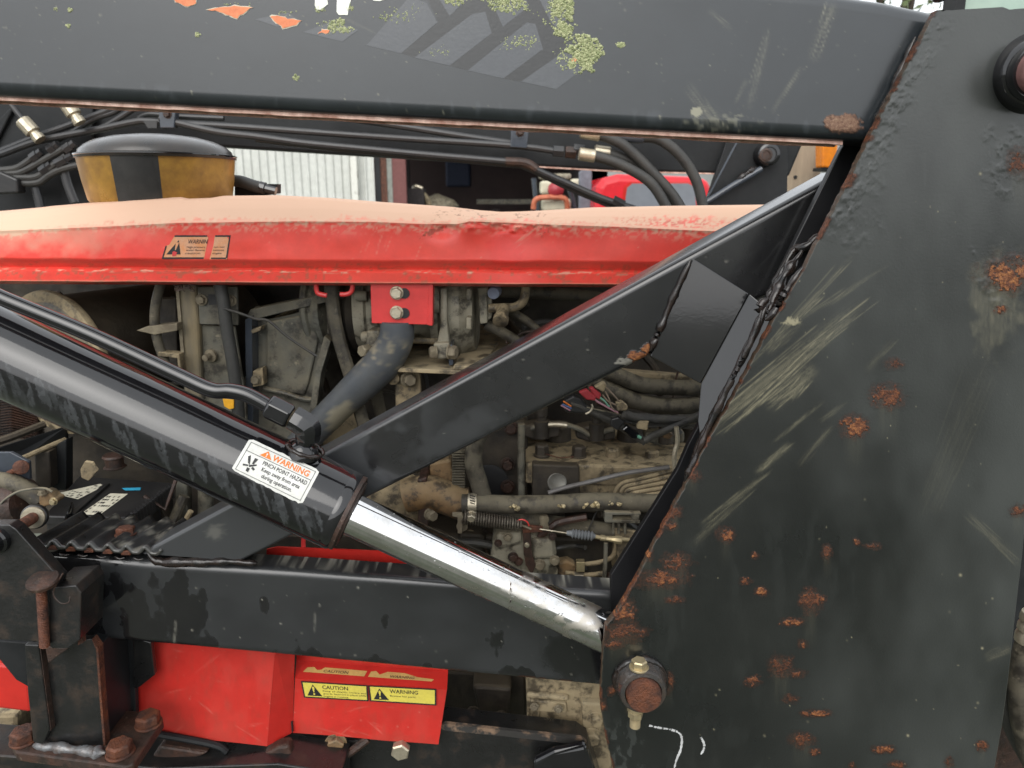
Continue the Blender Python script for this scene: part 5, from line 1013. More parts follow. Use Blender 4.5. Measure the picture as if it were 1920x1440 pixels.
# engine block and head
en = thing('engine', 'dusty tan diesel engine block with head bolts and injectors', 'engine', P(1000, 1080, 1.15))
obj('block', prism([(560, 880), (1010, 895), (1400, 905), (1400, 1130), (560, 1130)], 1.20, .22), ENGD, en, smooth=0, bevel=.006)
obj('dark_backdrop', prism([(-40, 500), (1500, 500), (1500, 1000), (-40, 1000)], 1.46, .02), ENGD, en, smooth=0)  # dark sheet added behind the engine to close off bright see-through gaps
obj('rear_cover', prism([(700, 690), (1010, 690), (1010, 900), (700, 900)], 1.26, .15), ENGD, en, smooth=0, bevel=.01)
hz = P(1150, 868, 1.10).z
q = [Pz(985, 868, hz), Pz(1330, 878, hz), Pz(1330, 800, hz), Pz(985, 795, hz)]; obj('head_deck', hull8(q, [v-Vector((0, 0, .035)) for v in q]), ENG, en, smooth=0, bevel=.004)
obj('head_front', prism([(1000, 868), (1085, 872), (1085, 900), (1250, 905), (1330, 900), (1330, 940), (1000, 940)], 1.095, .02), ENG, en, smooth=0, bevel=.003)
obj('mount_boss', prism([(998, 870), (1086, 874), (1088, 940), (998, 940)], 1.085, .02), ENGD, en, smooth=0, bevel=.003)
obj('core_plug', cyl_px(1044, 904, 1.085, (.1, -1, .25), [(0, 18), (4, 18), (5, 16.5), (4, 15), (4, 0)], 32), mat('dull_steel_plug', K(.22,.22,.20), K(.13,.12,.10), .4, .5, metal=.5), en, smooth=40)
for x, y in ((1148, 862), (1222, 866), (1085, 858), (1016, 855)):
    obj('head_bolt', hexhead(P(x, y, 1.13), (0, 0, 1), 13*mpx(y, 1.13), .020, 1.15), ENG if x > 1100 else ENGD, en, smooth=25)
for x in (1046, 1180, 1290): obj('rocker_tower', lathe(P(x, 850, 1.22), (0, 0, 1), [(0, .024), (.05, .022), (.055, .018)], 24), ENGD, en, smooth=30)
for x, y in ((1118, 812), (1015, 808), (1248, 818)):
    obj('injector_clamp', prism([(x-38, y-8), (x-12, y-14), (x+12, y-14), (x+36, y-8), (x+36, y+12), (x+14, y+16), (x-14, y+18), (x-38, y+10)], 1.15, .03), ENGD if x < 1200 else SHR, en, smooth=0, bevel=.004)
    obj('injector', lathe(P(x, y+12, 1.14), (0, 0, 1), [(0, .012), (.028, .012), (.029, .008), (.036, .008), (.037, .010), (.05, .010), (.051, .006)], 18), ENGD, en, smooth=30); bolt(x, y+6, 1.145, 8, en, DBOLT, washer=1.2)
obj('leak_pipe', T([(995, 803), (1025, 796), (1062, 797), (1090, 806), (1112, 818), (1135, 808), (1150, 805)], 1.14, 5, 10), SHR, en); obj('pipe_sleeve', T([(1026, 796), (1045, 795.5), (1063, 797)], 1.139, 5.6, 10), ZINC, en)
for i in range(5):
    y0 = 896+i*8; obj('injection_line', T([(1260, 882+i*10), (1200, y0+2), (1170+i*4, 905+i*7), (1156+i*9, 918+i*4), (1152+i*9, 940), (1152+i*9, 960)], 1.07-.002*i, 4.5, 10), ENG, en)
obj('fuel_pipe', T([(1028, 924), (1060, 914), (1120, 900), (1180, 886), (1255, 876)], 1.055, 4.2, 10), mat('grey_plastic_pipe', K(.14,.135,.13), K(.10,.09,.085), .35, .5), en)
obj('timing_case', prism([(820, 790), (990, 790), (990, 940), (820, 940)], 1.17, .05), ENGD, en, smooth=0, bevel=.006)
obj('case_recess', cyl_px(918, 905, 1.168, (0, -1, 0), [(0, 36), (2, 36), (3, 30)], 32), INK, en); 
for x, y in ((952, 870), (952, 912), (958, 802)): bolt(x, y, 1.165, 11, en, RUSTB, h=.5)
obj('dipstick_tube', T([(978, 795), (977, 850), (978, 930)], 1.10, 7, 10), SHR, en); obj('side_rod', T([(982, 870), (1000, 905), (1016, 935)], 1.12, 7, 10), ENGD, en)
obj('copper_wire', T([(1020, 850), (1050, 858), (1075, 856), (1060, 864), (1015, 872)], 1.12, .9, 6), RUST, en)
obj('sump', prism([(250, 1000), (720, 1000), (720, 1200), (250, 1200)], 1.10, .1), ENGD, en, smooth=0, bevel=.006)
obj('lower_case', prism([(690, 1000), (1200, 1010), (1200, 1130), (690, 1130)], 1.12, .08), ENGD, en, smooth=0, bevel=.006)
rc_ = random.Random(21)
for i in range(16):
    x0 = rc_.uniform(480, 1250); y0 = rc_.uniform(560, 780); pts = [(x0, y0, 1.28)]
    for j in range(3): pts.append((pts[-1][0]+rc_.uniform(-60, 60), pts[-1][1]+rc_.uniform(20, 60), 1.26+rc_.uniform(-.04, .04)))
    obj('pipe', T(pts, 1.27, rc_.uniform(4, 11), 8, 5), rc_.choice([HOSED, ENG, SHR, ENGD]), en)
for i in range(26):
    x, y = rc_.uniform(700, 1240), rc_.uniform(880, 1075); bolt(x, y, 1.196 if y < 1000 else 1.117, rc_.uniform(6, 12), en, rc_.choice([DBOLT, ENG, RUSTB]), washer=1.3)
for x, y, w, h in ((720, 900, 60, 40), (1090, 905, 70, 60), (1010, 960, 50, 40), (1150, 1020, 60, 60), (860, 1000, 50, 60), (740, 1030, 60, 50)):
    obj('cast_boss', prism([(x, y+6), (x+8, y), (x+w-6, y+2), (x+w, y+10), (x+w-2, y+h-6), (x+w-10, y+h), (x+6, y+h-3), (x-2, y+h-12)], 1.175 if y < 1000 else 1.105, .05), rc_.choice([ENG, ENGD, SHR]), en, smooth=0, bevel=.005)
for i, (xa, xb, ya, yb_, Ya, Yb, n_) in enumerate(((930, 1120, 560, 660, 1.10, 1.20, 9), (470, 700, 740, 860, 1.12, 1.25, 9), (1080, 1300, 690, 800, 1.08, 1.16, 9), (690, 1000, 950, 1080, 1.06, 1.12, 10), (100, 330, 540, 700, 1.16, 1.26, 7), (650, 760, 640, 780, 1.16, 1.3, 6), (1000, 1250, 880, 1080, 1.06, 1.12, 8))):
    for j in range(n_):
        x0, y0, Y0 = rc_.uniform(xa, xb), rc_.uniform(ya, yb_), rc_.uniform(Ya, Yb); a_ = rc_.uniform(-.7, .9); pts = [(x0, y0, Y0)]
        for q_ in range(3): a_ += rc_.uniform(-.6, .6); l_ = rc_.uniform(18, 48); pts.append((pts[-1][0]+l_*math.cos(a_), pts[-1][1]+l_*math.sin(a_), Y0+rc_.uniform(-.01, .02)))
        obj('wire', T(pts, Y0, rc_.choice([1.6, 2.2, 3, 4.5, 7]), 7, 5), rc_.choice([WIREK, WIREK, HOSE, HOSED, ENGD, RUSTB]), en)
# thermostat / water outlet casting
wo_ = thing('water_outlet', 'rusty brass water outlet casting behind the chrome rod top', 'casting', P(820, 980, 1.08))
obj('elbow', T([(760, 930), (800, 922), (835, 932), (868, 944), (880, 945)], 1.075, 32, 20), BRASS, wo_); obj('upper_block', prism([(805, 868), (846, 862), (852, 905), (820, 920), (806, 915)], 1.09, .06), BRASS, wo_, smooth=0, bevel=.004)
obj('collar', cyl_px(852, 943, 1.075, (1, 0, -.02), [(0, 26), (4, 29), (12, 29), (15, 24), (22, 24)], 28), BRASS, wo_, smooth=30)
obj('flange', prism([(782, 900), (800, 894), (806, 970), (800, 1000), (784, 990)], 1.06, .05), RUSTB, wo_, smooth=0, bevel=.003); bolt(806, 963, 1.06, 10, wo_, DBOLT, ax=(.6, -1, 0), h=.9)
obj('pump_body', cyl_px(745, 935, 1.10, (0, -1, 0), [(0, 58), (20, 56), (26, 46), (28, 0)], 36), ENG, wo_, smooth=30)
tag(obj('radiator_hose', T([(905, 800), (892, 830), (888, 870), (898, 905), (908, 940)], 1.06, 17, 18), HOSED, None), 'dusty upright radiator hose above the clamped hose', 'hose')
tag(obj('ribbed_strip', (lambda mb: [mb.add(*box(P(860, 846+i*5, 1.075), .020, .01, .0022)) for i in range(17)] and mb.add(*prism([(852, 838), (867, 838), (868, 928), (856, 930)], 1.078, .012)))(MB()), HOSED, None, smooth=0), 'ribbed black strip beside the upright radiator hose', 'strip')
lh = thing('coolant_hose', 'long dusty coolant hose with steel worm clamp', 'hose', P(1050, 960, 1.05))
obj('hose', T([(866, 944), (900, 944), (960, 946), (1040, 945), (1120, 941), (1240, 944)], 1.05, 17.5, 24), HOSED, lh, smooth=60)
k = mpx(945, 1.05); cl = obj('worm_clamp', lathe(P(878, 944.5, 1.05), (1, 0, 0), [(0, 19*k), (0, 20*k), (16*k, 20*k), (16*k, 19*k)], 40), ZINC, lh, smooth=40)
obj('clamp_screw', hexhead(P(884, 965, 1.03), (0, -1, -.2), 8*k, .012, 1.2), ZINC, cl, smooth=25)
for i in range(6): obj('clamp_slot', box(P(886, 930+i*4.6, 1.0347+.0006*abs(i-2.5)), .008, .0006, .0014, Matrix.Rotation(.3, 3, 'Y')), INK, cl, smooth=0)
tag(obj('crumbs', lumps([(965, 952, 6, 3, 6, 2), (1110, 948, 25, 5, 16, 1.6), (1150, 943, 22, 5, 14, 1.5), (1005, 950, 60, 6, 8, 1), (1050, 950, 6, 3, 4, 1.5)], 1.0335, 8), BOLT, lh, smooth=0), 'bits of dry straw on the hose', None, kind='stuff')
tag(obj('lower_hose', T([(900, 972), (970, 976), (1040, 984), (1120, 994), (1200, 1012)], 1.085, 17, 20), HOSED, None), 'lower dusty hose behind the coil spring', 'hose')
# spring
k = mpx(975, 1.03); a = P(868, 969, 1.03); d = P(976, 984, 1.03)-a; L_ = d.length; dn, u_, w_ = frame(d); pts = []
for i in range(22*12+1):
    t = i/(22*12); an_ = i/12*2*math.pi; pts.append(a+dn*L_*t+(u_*math.cos(an_)+w_*math.sin(an_))*11.5*k)
sp = thing('return_spring', 'coil return spring stretched below the coolant hose', 'spring', a)
obj('coil', tube(pts, 1.9*k, 6, 0), mat('dark_spring_steel', K(.13,.115,.09), K(.08,.065,.05), .4, .55, metal=.5), sp); obj('end_hook', tube([P(976, 984, 1.03), P(986, 988, 1.03), P(996, 992, 1.03)], 2*k, 6), DBOLT, sp); obj('anchor', prism([(848, 962), (866, 962), (868, 968), (866, 1000), (858, 1000), (858, 970), (848, 968)], 1.032, .004), DBOLT, sp, smooth=0); bolt(866, 985, 1.05, 9, sp, DBOLT, ax=(.5, -1, 0))
# fuel pump
fp = thing('fuel_pump', 'tan fuel injection pump with rusty lever behind the chrome rod', 'fuel pump', P(980, 1085, 1.05))
obj('body', prism([(925, 1010), (945, 998), (1010, 1002), (1040, 1006), (1044, 1040), (1038, 1062), (1050, 1072), (1030, 1110), (940, 1110), (918, 1060)], 1.055, .07), ALU, fp, smooth=0, bevel=.008, segs=3)
obj('cover', prism([(996, 1012), (1038, 1010), (1040, 1048), (1000, 1052)], 1.047, .02), ALU, fp, smooth=0, bevel=.006, segs=3); obj('top_boss', prism([(930, 1002), (978, 996), (980, 1020), (960, 1026), (930, 1030)], 1.048, .02), ALU, fp, smooth=0, bevel=.006)
obj('lever', prism([(980, 990), (994, 990), (998, 1040), (1004, 1060), (998, 1080), (986, 1060), (982, 1040)], 1.038, .005), RUSTB, fp, smooth=0, bevel=.001); obj('lever_arm', prism([(978, 984), (1018, 988), (1018, 998), (980, 1000)], 1.036, .005), RUST, fp, smooth=0, bevel=.001)
for x, y, r, m_ in ((934, 1018, 6, RUSTB), (952, 1006, 7, DBOLT), (1036, 1006, 6, RUSTB), (988, 1022, 4, ZINC), (962, 1044, 8, RUSTB), (972, 1052, 7, RUSTB), (1012, 1058, 9, DBOLT), (1040, 1050, 8, DBOLT)): bolt(x, y, 1.043 if r > 4 else 1.036, r, fp, m_, washer=1.25)
tag(obj('banjo_bolt', (lambda mb: mb.add(*lathe(P(1020, 990, 1.05), (0, 0, 1), [(0, .0085), (.004, .0085), (.0045, .0065), (.012, .0065), (.0125, .008), (.019, .008), (.0195, .0065), (.0215, .0065)], 6)))(MB()), DBOLT, None, smooth=25), 'brass banjo bolt standing between the two dusty hoses', 'bolt')
tc_ = thing('throttle_cable', 'throttle cable with grey bellows boot beside the fuel pump', 'cable', P(1100, 1010, 1.03))
obj('cable', T([(1012, 992), (1040, 996), (1066, 1000)], 1.03, 1.4, 8), ZINC, tc_); a = P(1062, 999, 1.03); d = P(1118, 1006, 1.03)-a; k = mpx(1000, 1.03); prof = [(0, 4*k), (4*k, 5*k), (9*k, 5.5*k), (10*k, 6*k)]
for i in range(7): prof += [((12+i*6)*k, 9.5*k), ((15+i*6)*k, 6*k)]
obj('boot', lathe(a, d, prof+[(55*k, 4*k)], 20), mat('grey_rubber_boot', K(.16,.17,.18), K(.12,.125,.13), .5, .6), tc_, smooth=30); obj('cable_end', T([(1116, 1006), (1126, 1008), (1140, 1009), (1180, 1012)], 1.03, 4, 10), BOLT, tc_); obj('ferrule', lathe(P(1126, 1008, 1.03), d, [(0, 6*k), (8*k, 6*k), (9*k, 5*k), (24*k, 6*k), (30*k, 8*k), (40*k, 8*k)], 8), BOLT, tc_, smooth=25)
obj('clip_wire', T([(970, 977), (978, 974), (988, 978), (992, 986)], 1.026, 1.3, 6), REDB, tc_)
obj('cable_bracket', prism([(1152, 992), (1200, 998), (1200, 1060), (1160, 1060)], 1.04, .006), ENG, tc_, smooth=0, bevel=.001)
cbk = thing('sensor_clip', 'grey slotted metal clip under the coolant hose', 'clip', P(1165, 975, 1.04)); obj('clip_top', prism([(1134, 960), (1202, 962), (1202, 966), (1134, 966)], 1.03, .03), SHR, cbk, smooth=0, bevel=.001); obj('clip_bottom', prism([(1134, 974), (1200, 976), (1200, 982), (1134, 980)], 1.03, .03), SHR, cbk, smooth=0, bevel=.001)
for x in (1134, 1184): obj('clip_side', prism([(x, 965), (x+15, 965), (x+15, 976), (x, 975)], 1.03, .03), SHR, cbk, smooth=0, bevel=.001)
for x in (1150, 1160, 1172): obj('clip_pin', T([(x, 980), (x, 1000)], 1.035, 2.5, 8, 0), SHR, cbk)
lp = thing('brake_pipe', 'small steel pipes with square nuts low at the right of the fuel pump', 'pipe', P(1090, 1085, 1.04))
obj('pipe', T([(1095, 1058), (1120, 1055), (1142, 1048), (1152, 1036), (1156, 1010)], 1.05, 4.5, 10), ENG, lp); obj('pipe', T([(1060, 1074), (1100, 1078), (1135, 1074)], 1.05, 4.5, 10), ENG, lp); obj('rod', T([(1136, 1018), (1135, 1050), (1132, 1090)], 1.03, 4, 10), SHR, lp)
obj('nut', box(P(1088, 1060, 1.045), .013, .012, .017), BOLT, lp, bevel=.001, smooth=0); obj('nut', box(P(1085, 1078, 1.045), .014, .012, .006), ZINC, lp, bevel=.001, smooth=0); obj('union', prism([(1046, 1056), (1064, 1052), (1080, 1060), (1078, 1080), (1048, 1084)], 1.055, .02), BRASS, lp, smooth=0, bevel=.003)
# wiring loom and hoses on the right
for lb, pth, r in (('thick dusty hose, upper of the two under the gusset', [(1120, 690), (1160, 705), (1220, 724), (1340, 728)], 15), ('thick dusty hose, lower of the two above the wiring loom', [(1110, 715), (1150, 735), (1200, 754), (1260, 762), (1340, 754)], 16)):
    tag(obj('return_hose', T(pth, 1.10, r, 16), HOSED, None), lb, 'hose')
tag(obj('tan_bar', prism([(1130, 690), (1180, 696), (1330, 708), (1330, 724), (1180, 712), (1120, 700)], 1.14, .02), TAN, None, smooth=0, bevel=.002), 'tan steel bar behind the thick hoses', 'bar')
wl_ = thing('wiring_loom', 'black taped wiring loom with red connectors and coloured wires', 'wiring', P(1180, 830, 1.05))
CWI = {'red': mat('wire_red', K(.45,.04,.05), None, .5), 'pink': mat('wire_pink', K(.42,.22,.26), None, .5), 'green': mat('wire_green', K(.18,.42,.30), None, .5), 'blue': mat('wire_blue', K(.10,.16,.36), None, .5), 'org': mat('wire_orange', K(.75,.20,.03), None, .5), 'tan': mat('wire_tan', K(.24,.18,.13), None, .6)}
obj('taped_trunk', T([(1165, 775), (1190, 782), (1240, 786), (1310, 784), (1360, 770)], 1.045, 9, 12, wob=.12), WIREK, wl_); obj('taped_trunk', T([(1070, 755), (1110, 772), (1150, 790), (1180, 810), (1210, 828)], 1.05, 8, 12, wob=.12), WIREK, wl_); obj('taped_trunk', T([(1208, 826), (1240, 810), (1290, 788), (1350, 760)], 1.04, 7, 12, wob=.1), WIREK, wl_)
for i in range(6): obj('wire', T([(1100+i*4, 764+i*3), (1170, 778+i*2.5), (1240, 790+i*3-6), (1300, 792+i*4-10), (1350, 770+i*4)], 1.045+.001*i, 1.8, 6), WIREK if i % 3 else SHR, wl_)
obj('boot', prism([(1056, 752), (1075, 742), (1090, 748), (1105, 768), (1095, 776), (1060, 774)], 1.045, .02), PLAST, wl_, smooth=0, bevel=.003)
obj('red_connector', prism([(1085, 736), (1100, 730), (1118, 745), (1116, 752), (1100, 750)], 1.04, .01), CWI['red'], wl_, smooth=0, bevel=.002); obj('red_connector', prism([(1104, 728), (1112, 726), (1128, 740), (1124, 750), (1114, 744)], 1.043, .01), CWI['red'], wl_, smooth=0, bevel=.002)
obj('tan_connector', prism([(1122, 722), (1132, 716), (1138, 722), (1132, 736), (1114, 726)], 1.043, .012), TAN, wl_, smooth=0, bevel=.002)
for c, pth in (('org', [(1056, 752), (1068, 760)]), ('blue', [(1054, 758), (1068, 764)]), ('pink', [(1052, 760), (1066, 768)]), ('green', [(1126, 746), (1134, 752), (1140, 760)]), ('pink', [(1118, 752), (1135, 762), (1150, 770)]), ('pink', [(1116, 750), (1140, 764), (1156, 772)]), ('tan', [(1135, 734), (1142, 748), (1146, 762), (1156, 774)]), ('tan', [(1136, 726), (1150, 740), (1164, 756)]), ('tan', [(1130, 740), (1140, 752), (1156, 760)])):
    obj('wire', T(pth+[(pth[-1][0]+3, pth[-1][1]+2)], 1.04, 1.6, 6), CWI[c], wl_)
obj('connector_block', prism([(1154, 756), (1166, 752), (1178, 762), (1176, 770), (1156, 772)], 1.038, .012), ENG, wl_, smooth=0, bevel=.002); obj('connector_block', prism([(1146, 786), (1160, 782), (1172, 792), (1158, 808), (1144, 798)], 1.04, .015), PLAST, wl_, smooth=0, bevel=.002)
obj('glossy_plug', prism([(1166, 806), (1176, 798), (1200, 814), (1194, 824), (1184, 822)], 1.04, .012), GLS, wl_, smooth=0, bevel=.002); obj('cream_plug', prism([(1198, 788), (1218, 788), (1214, 808), (1194, 804)], 1.038, .012), TAN, wl_, smooth=0, bevel=.002); obj('green_core', T([(1196, 818), (1202, 821)], 1.036, 3, 8, 0), CWI['green'], wl_)
obj('cable_tie', T([(1098, 776), (1106, 772), (1111, 764), (1109, 758)], 1.038, 2, 6), ZINC, wl_)
obj('valve', prism([(1242, 812), (1256, 810), (1264, 816), (1256, 824), (1244, 822)], 1.07, .012), BRASS, wl_, smooth=0, bevel=.002)
tag(obj('steel_tube', T([(1268, 800), (1270, 830), (1264, 855), (1266, 900), (1262, 930)], 1.0, 4.5, 10), ZINC, None), 'bright bent steel tube beside the side plate edge', 'tube')

# ================================================================== battery and things at the left
bt_ = thing('battery', 'black car battery with paper labels behind the corrugated tread', 'battery', P(190, 1005, .93))
zt = P(180, 968, .945).z
A_, B_, C_, D_ = Pz(84, 972, zt), Pz(236, 975, zt), Pz(322, 910, zt), Pz(150, 897, zt)
obj('case', hull8([A_, B_, C_, D_], [v-Vector((0, 0, .09)) for v in (A_, B_, C_, D_)]), PLAST, bt_, smooth=0, bevel=.003)
obj('lid', hull8([v+Vector((0, 0, .004))+(v-(A_+C_)/2)*.01 for v in (A_, B_, C_, D_)], [v-Vector((0, 0, .010))+(v-(A_+C_)/2)*.01 for v in (A_, B_, C_, D_)]), PLAST, bt_, smooth=0, bevel=.002)
obj('lid_rib', hull8([Pz(196, 905, zt+.008), Pz(206, 905, zt+.008), Pz(140, 962, zt+.008), Pz(128, 962, zt+.008)], [v-Vector((0, 0, .006)) for v in (Pz(196, 905, zt+.008), Pz(206, 905, zt+.008), Pz(140, 962, zt+.008), Pz(128, 962, zt+.008))]), PLAST, bt_, smooth=0, bevel=.001)
for i in range(14):
    t = i/13; v = B_.lerp(C_, .12+.8*t); obj('side_rib', box(v+Vector((.003, 0, -.006)), .008, .006, .022, Matrix.Rotation(.8, 3, 'Z')), PLAST, bt_, smooth=0, bevel=.001)
def zsurf(z): return lambda x, y: np.array([Pz(a, b, z) for a, b in zip(x, y)])
for q, txt in (([(102, 926), (188, 907), (196, 911), (146, 936)], ['RESERVE CAP 125', 'COLD CRANK 675']), ([(207, 925), (240, 926), (186, 966), (150, 964)], ['12 VOLT BATTERY', 'DANGER EXPLOSIVE', 'CAUSES BURNS'])):
    qm = quadmap(q); mb = MB(); lay_poly(mb, [(0, 0), (1, 0), (1, 1), (0, 1)], qm, zsurf(zt+.0048)); lb = obj('paper_label', mb, PAPER, bt_, smooth=0); mb = MB(); rr_ = random.Random(len(txt))
    for i in range(6):
        for j in range(7):
            if rr_.random() < .6: lay_rect(mb, .05+j*.13, .12+i*.14, .05+j*.13+rr_.uniform(.04, .1), .12+i*.14+.07, qm, zsurf(zt+.0052), 2, 2)
    obj('print', mb, INK, lb, smooth=0)
mb = MB(); lay_poly(mb, [(0, 0), (1, 0), (1, 1), (.1, 1)], quadmap([(228, 915), (264, 914), (263, 919), (232, 920)]), zsurf(zt+.005)); obj('blue_strip', mb, mat('blue_tape', K(.04,.35,.55), None, .4), bt_, smooth=0)
obj('hold_clip', tube([Pz(136, 952, zt+.008), P(132, 962, .938), P(126, 978, .932), P(124, 994, .930)], .009, 12, 6, squash=.25), GLS, bt_)
obj('latch', prism([(152, 970), (166, 970), (165, 977), (151, 977)], .941, .002), SHR, bt_, smooth=0)
for y in (974, 984): obj('seam', prism([(94, y), (232, y+2), (232, y+3.2), (94, y+1.2)], .9425, .002), SHR, bt_, smooth=0)
tm = obj('terminal', prism([(72, 930), (82, 922), (92, 926), (100, 934), (108, 938), (106, 944), (92, 948), (78, 952), (72, 944)], .95, .02), BRASS, bt_, smooth=0, bevel=.003); bolt(101, 940, .948, 6, bt_, BOLT); bolt(80, 926, .948, 7, bt_, DBOLT, ax=(0, 0, 1))
hn = thing('brown_canister', 'brown dusty canister left of the battery terminal', 'canister', P(30, 980, .98)); obj('body', cyl_px(-30, 950, .99, (1, -.2, .15), [(0, 56), (60, 56), (86, 50), (100, 40), (104, 0)], 36), RUSTB, hn, smooth=40); obj('lead', T([(-10, 960), (8, 938), (34, 922), (66, 916), (86, 916), (98, 922)], .945, 2.2, 8), SHR, hn)
obj('hose', T([(-20, 900), (20, 905), (60, 925), (76, 940)], .97, 17, 14), HOSED, hn)
tag(obj('rusty_filler', cyl_px(216, 877, 1.08, (0, 0, 1), [(0, 18), (2, 20), (4, 16), (20, 16), (22, 20), (26, 18)], 28), RUSTB, None, smooth=30), 'round rusty filler neck behind the battery', 'filler neck')
tag(obj('dry_leaf', hull8([P(150, 880, 1.02), P(158, 866, 1.02), P(172, 868, 1.02), P(182, 884, 1.02), P(166, 902, 1.02), P(152, 896, 1.02)], [v+Vector((.002, .003, .002)) for v in (P(150, 880, 1.02), P(158, 866, 1.02), P(172, 868, 1.02), P(182, 884, 1.02), P(166, 902, 1.02), P(152, 896, 1.02))]), ENG, None, smooth=0, bevel=.001), 'curled grey leaf lying on the back of the battery', 'leaf')
tr = thing('radiator_rack', 'dark angle iron radiator frame at the left edge', 'frame', P(60, 920, 1.05))
obj('angle_bar', hull8([P(-60, 858, .98), P(122, 800, 1.10), P(122, 826, 1.10), P(40, 862, 1.03), P(-60, 900, .98)], [v+Vector((0, .01, .0)) for v in (P(-60, 858, .98), P(122, 800, 1.10), P(122, 826, 1.10), P(40, 862, 1.03), P(-60, 900, .98))]), DBLK, tr, smooth=0, bevel=.001)
obj('bar_edge', tube([P(36, 862, 1.028), P(80, 842, 1.06), P(122, 824, 1.098)], .004, 8, 0), TAN, tr); obj('upper_bar', tube([P(-40, 840, 1.0), P(20, 820, 1.03), P(82, 796, 1.08)], .006, 8, 0), ENGD, tr)
obj('upright', prism([(64, 850), (92, 846), (96, 915), (66, 920)], 1.06, .02), ENGD, tr, smooth=0, bevel=.002); obj('upright', prism([(92, 840), (124, 824), (124, 920), (96, 920)], 1.08, .02), DBLK, tr, smooth=0, bevel=.002)
obj('plate', prism([(-60, 848), (20, 848), (54, 866), (56, 900), (20, 886), (-60, 884)], .985, .006), STRUT, tr, smooth=0, bevel=.001); obj('wing_screw', tube([P(16, 888, .98), P(28, 882, .975), P(44, 874, .97)], .004, 10, 4), RUST, tr); obj('screw_head', lathe(P(40, 876, .972), (.5, -1, .3), [(0, .010), (.005, .010), (.007, .006)], 16), RUST, tr)
for i in range(16): obj('fin', hull8([P(-40, 752+i*5, 1.09), P(20, 744+i*5, 1.11), P(70, 764+i*4, 1.13), P(70, 765.6+i*4, 1.13), P(20, 746+i*5, 1.11), P(-40, 754+i*5, 1.09)], [v+Vector((0, .02, 0)) for v in (P(-40, 752+i*5, 1.09), P(20, 744+i*5, 1.11), P(70, 764+i*4, 1.13), P(70, 765.6+i*4, 1.13), P(20, 746+i*5, 1.11), P(-40, 754+i*5, 1.09))]), RUSTB, tr, smooth=0)
bx_ = thing('battery_tray', 'dark dusty battery tray panels behind the lift cylinder', 'tray', P(230, 1000, 1.1))
obj('back_panel', prism([(120, 810), (470, 860), (470, 1040), (120, 1000)], 1.16, .01), ENGD, bx_, smooth=0); obj('side_bar', prism([(330, 880), (350, 880), (352, 1040), (326, 1040)], 1.08, .02), SHR, bx_, smooth=0, bevel=.002); obj('slanted_bar', tube([P(346, 930, 1.04), P(328, 970, 1.03), P(306, 1020, 1.0)], .008, 10, 0), HOSED, bx_); obj('round_post', tube([P(386, 860, 1.10), P(386, 950, 1.09), P(384, 1040, 1.08)], .012, 14, 0), SHR, bx_); obj('clip', tube([P(342, 985, 1.02), P(352, 968, 1.02), P(358, 958, 1.02)], .004, 8), TAN, bx_)
obj('rim', tube([P(270, 930, 1.0), P(310, 955, 1.0), P(330, 900, 1.02)], .003, 8, 0), RUSTB, bx_); obj('tray_floor', prism([(240, 960), (300, 945), (335, 1040), (240, 1040)], 1.02, .02), ENGD, bx_, smooth=0)
tag(obj('rail_bolt', hexhead(P(236, 1002, .872), (0, .1, 1), 17*mpx(1000, .87), .010, 1.15, .2), RUST, None, smooth=25), 'rusty hex bolt at the right end of the corrugated tread', 'bolt')
# right edge hoses behind the side plate
rh = thing('steering_hose', 'grey hose with ribbed steel fitting at the lower right edge', 'hose', P(1915, 1440, .90))
obj('hose', T([(1935, 1190), (1922, 1230), (1914, 1300), (1924, 1380), (1950, 1460)], .90, 22, 18), HOSED, rh); k = mpx(1180, .9); obj('fitting', lathe(P(1942, 1150, .90), P(1930, 1210, .90)-P(1942, 1150, .90), [(0, 22*k), (8*k, 24*k), (16*k, 24*k), (18*k, 21*k), (26*k, 25*k), (36*k, 25*k), (38*k, 22*k), (46*k, 26*k), (60*k, 26*k)], 20), ZINC, rh, smooth=30)
tag(obj('black_hose', T([(1870, 1270), (1890, 1320), (1915, 1380), (1960, 1460)], .93, 24, 18), HOSE, None), 'black hose behind the lower right edge of the side plate', 'hose'); tag(obj('floor_pan', prism([(1840, 1330), (1990, 1330), (1990, 1560), (1840, 1560)], 1.0, .01), RUSTB, None, smooth=0), 'brown panel behind the hoses at the lower right corner', 'panel')
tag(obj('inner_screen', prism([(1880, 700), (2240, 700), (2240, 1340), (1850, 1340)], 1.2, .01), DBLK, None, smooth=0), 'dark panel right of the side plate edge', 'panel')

# ================================================================== yard behind
YS = 8.0
SHD = mat('white_corrugated_sheet', K(.60,.61,.57), K(.53,.54,.50), .5, .6, scale=3)
shed = thing('shed', 'white corrugated shed with an open dark doorway behind the hood', 'shed', (-1.2, YS, 0))
xs = []; z0, z1 = 0.0, 3.4; x = P(150, 300, YS).x; xe = P(702, 300, YS).x; kz = P(0, 300, YS)
while x < xe: xs += [(x, 0), (x+.05, 0), (x+.06, -.022), (x+.075, -.022)]; x += .085
W = [(a, YS+b, z0) for a, b in xs]+[(a, YS+b, z1) for a, b in xs]; n = len(xs); obj('wall_sheet', (W, [(i, i+1, i+1+n, i+n) for i in range(n-1)]), SHD, shed, smooth=0)
def sb(name, x0, x1, za, zb_, Y, th, m_): a = P(x0, 300, Y).x; b = P(x1, 300, Y).x; return obj(name, box(((a+b)/2, Y+th/2, (za+zb_)/2), b-a, th, zb_-za), m_, shed, smooth=0)
sb('down_pipe', 656, 668, 0, 3.2, YS-.1, .07, mat('weathered_white_pipe', K(.66,.66,.60), K(.30,.28,.24), .6, .8, scale=14, contrast=(.5, .62)))
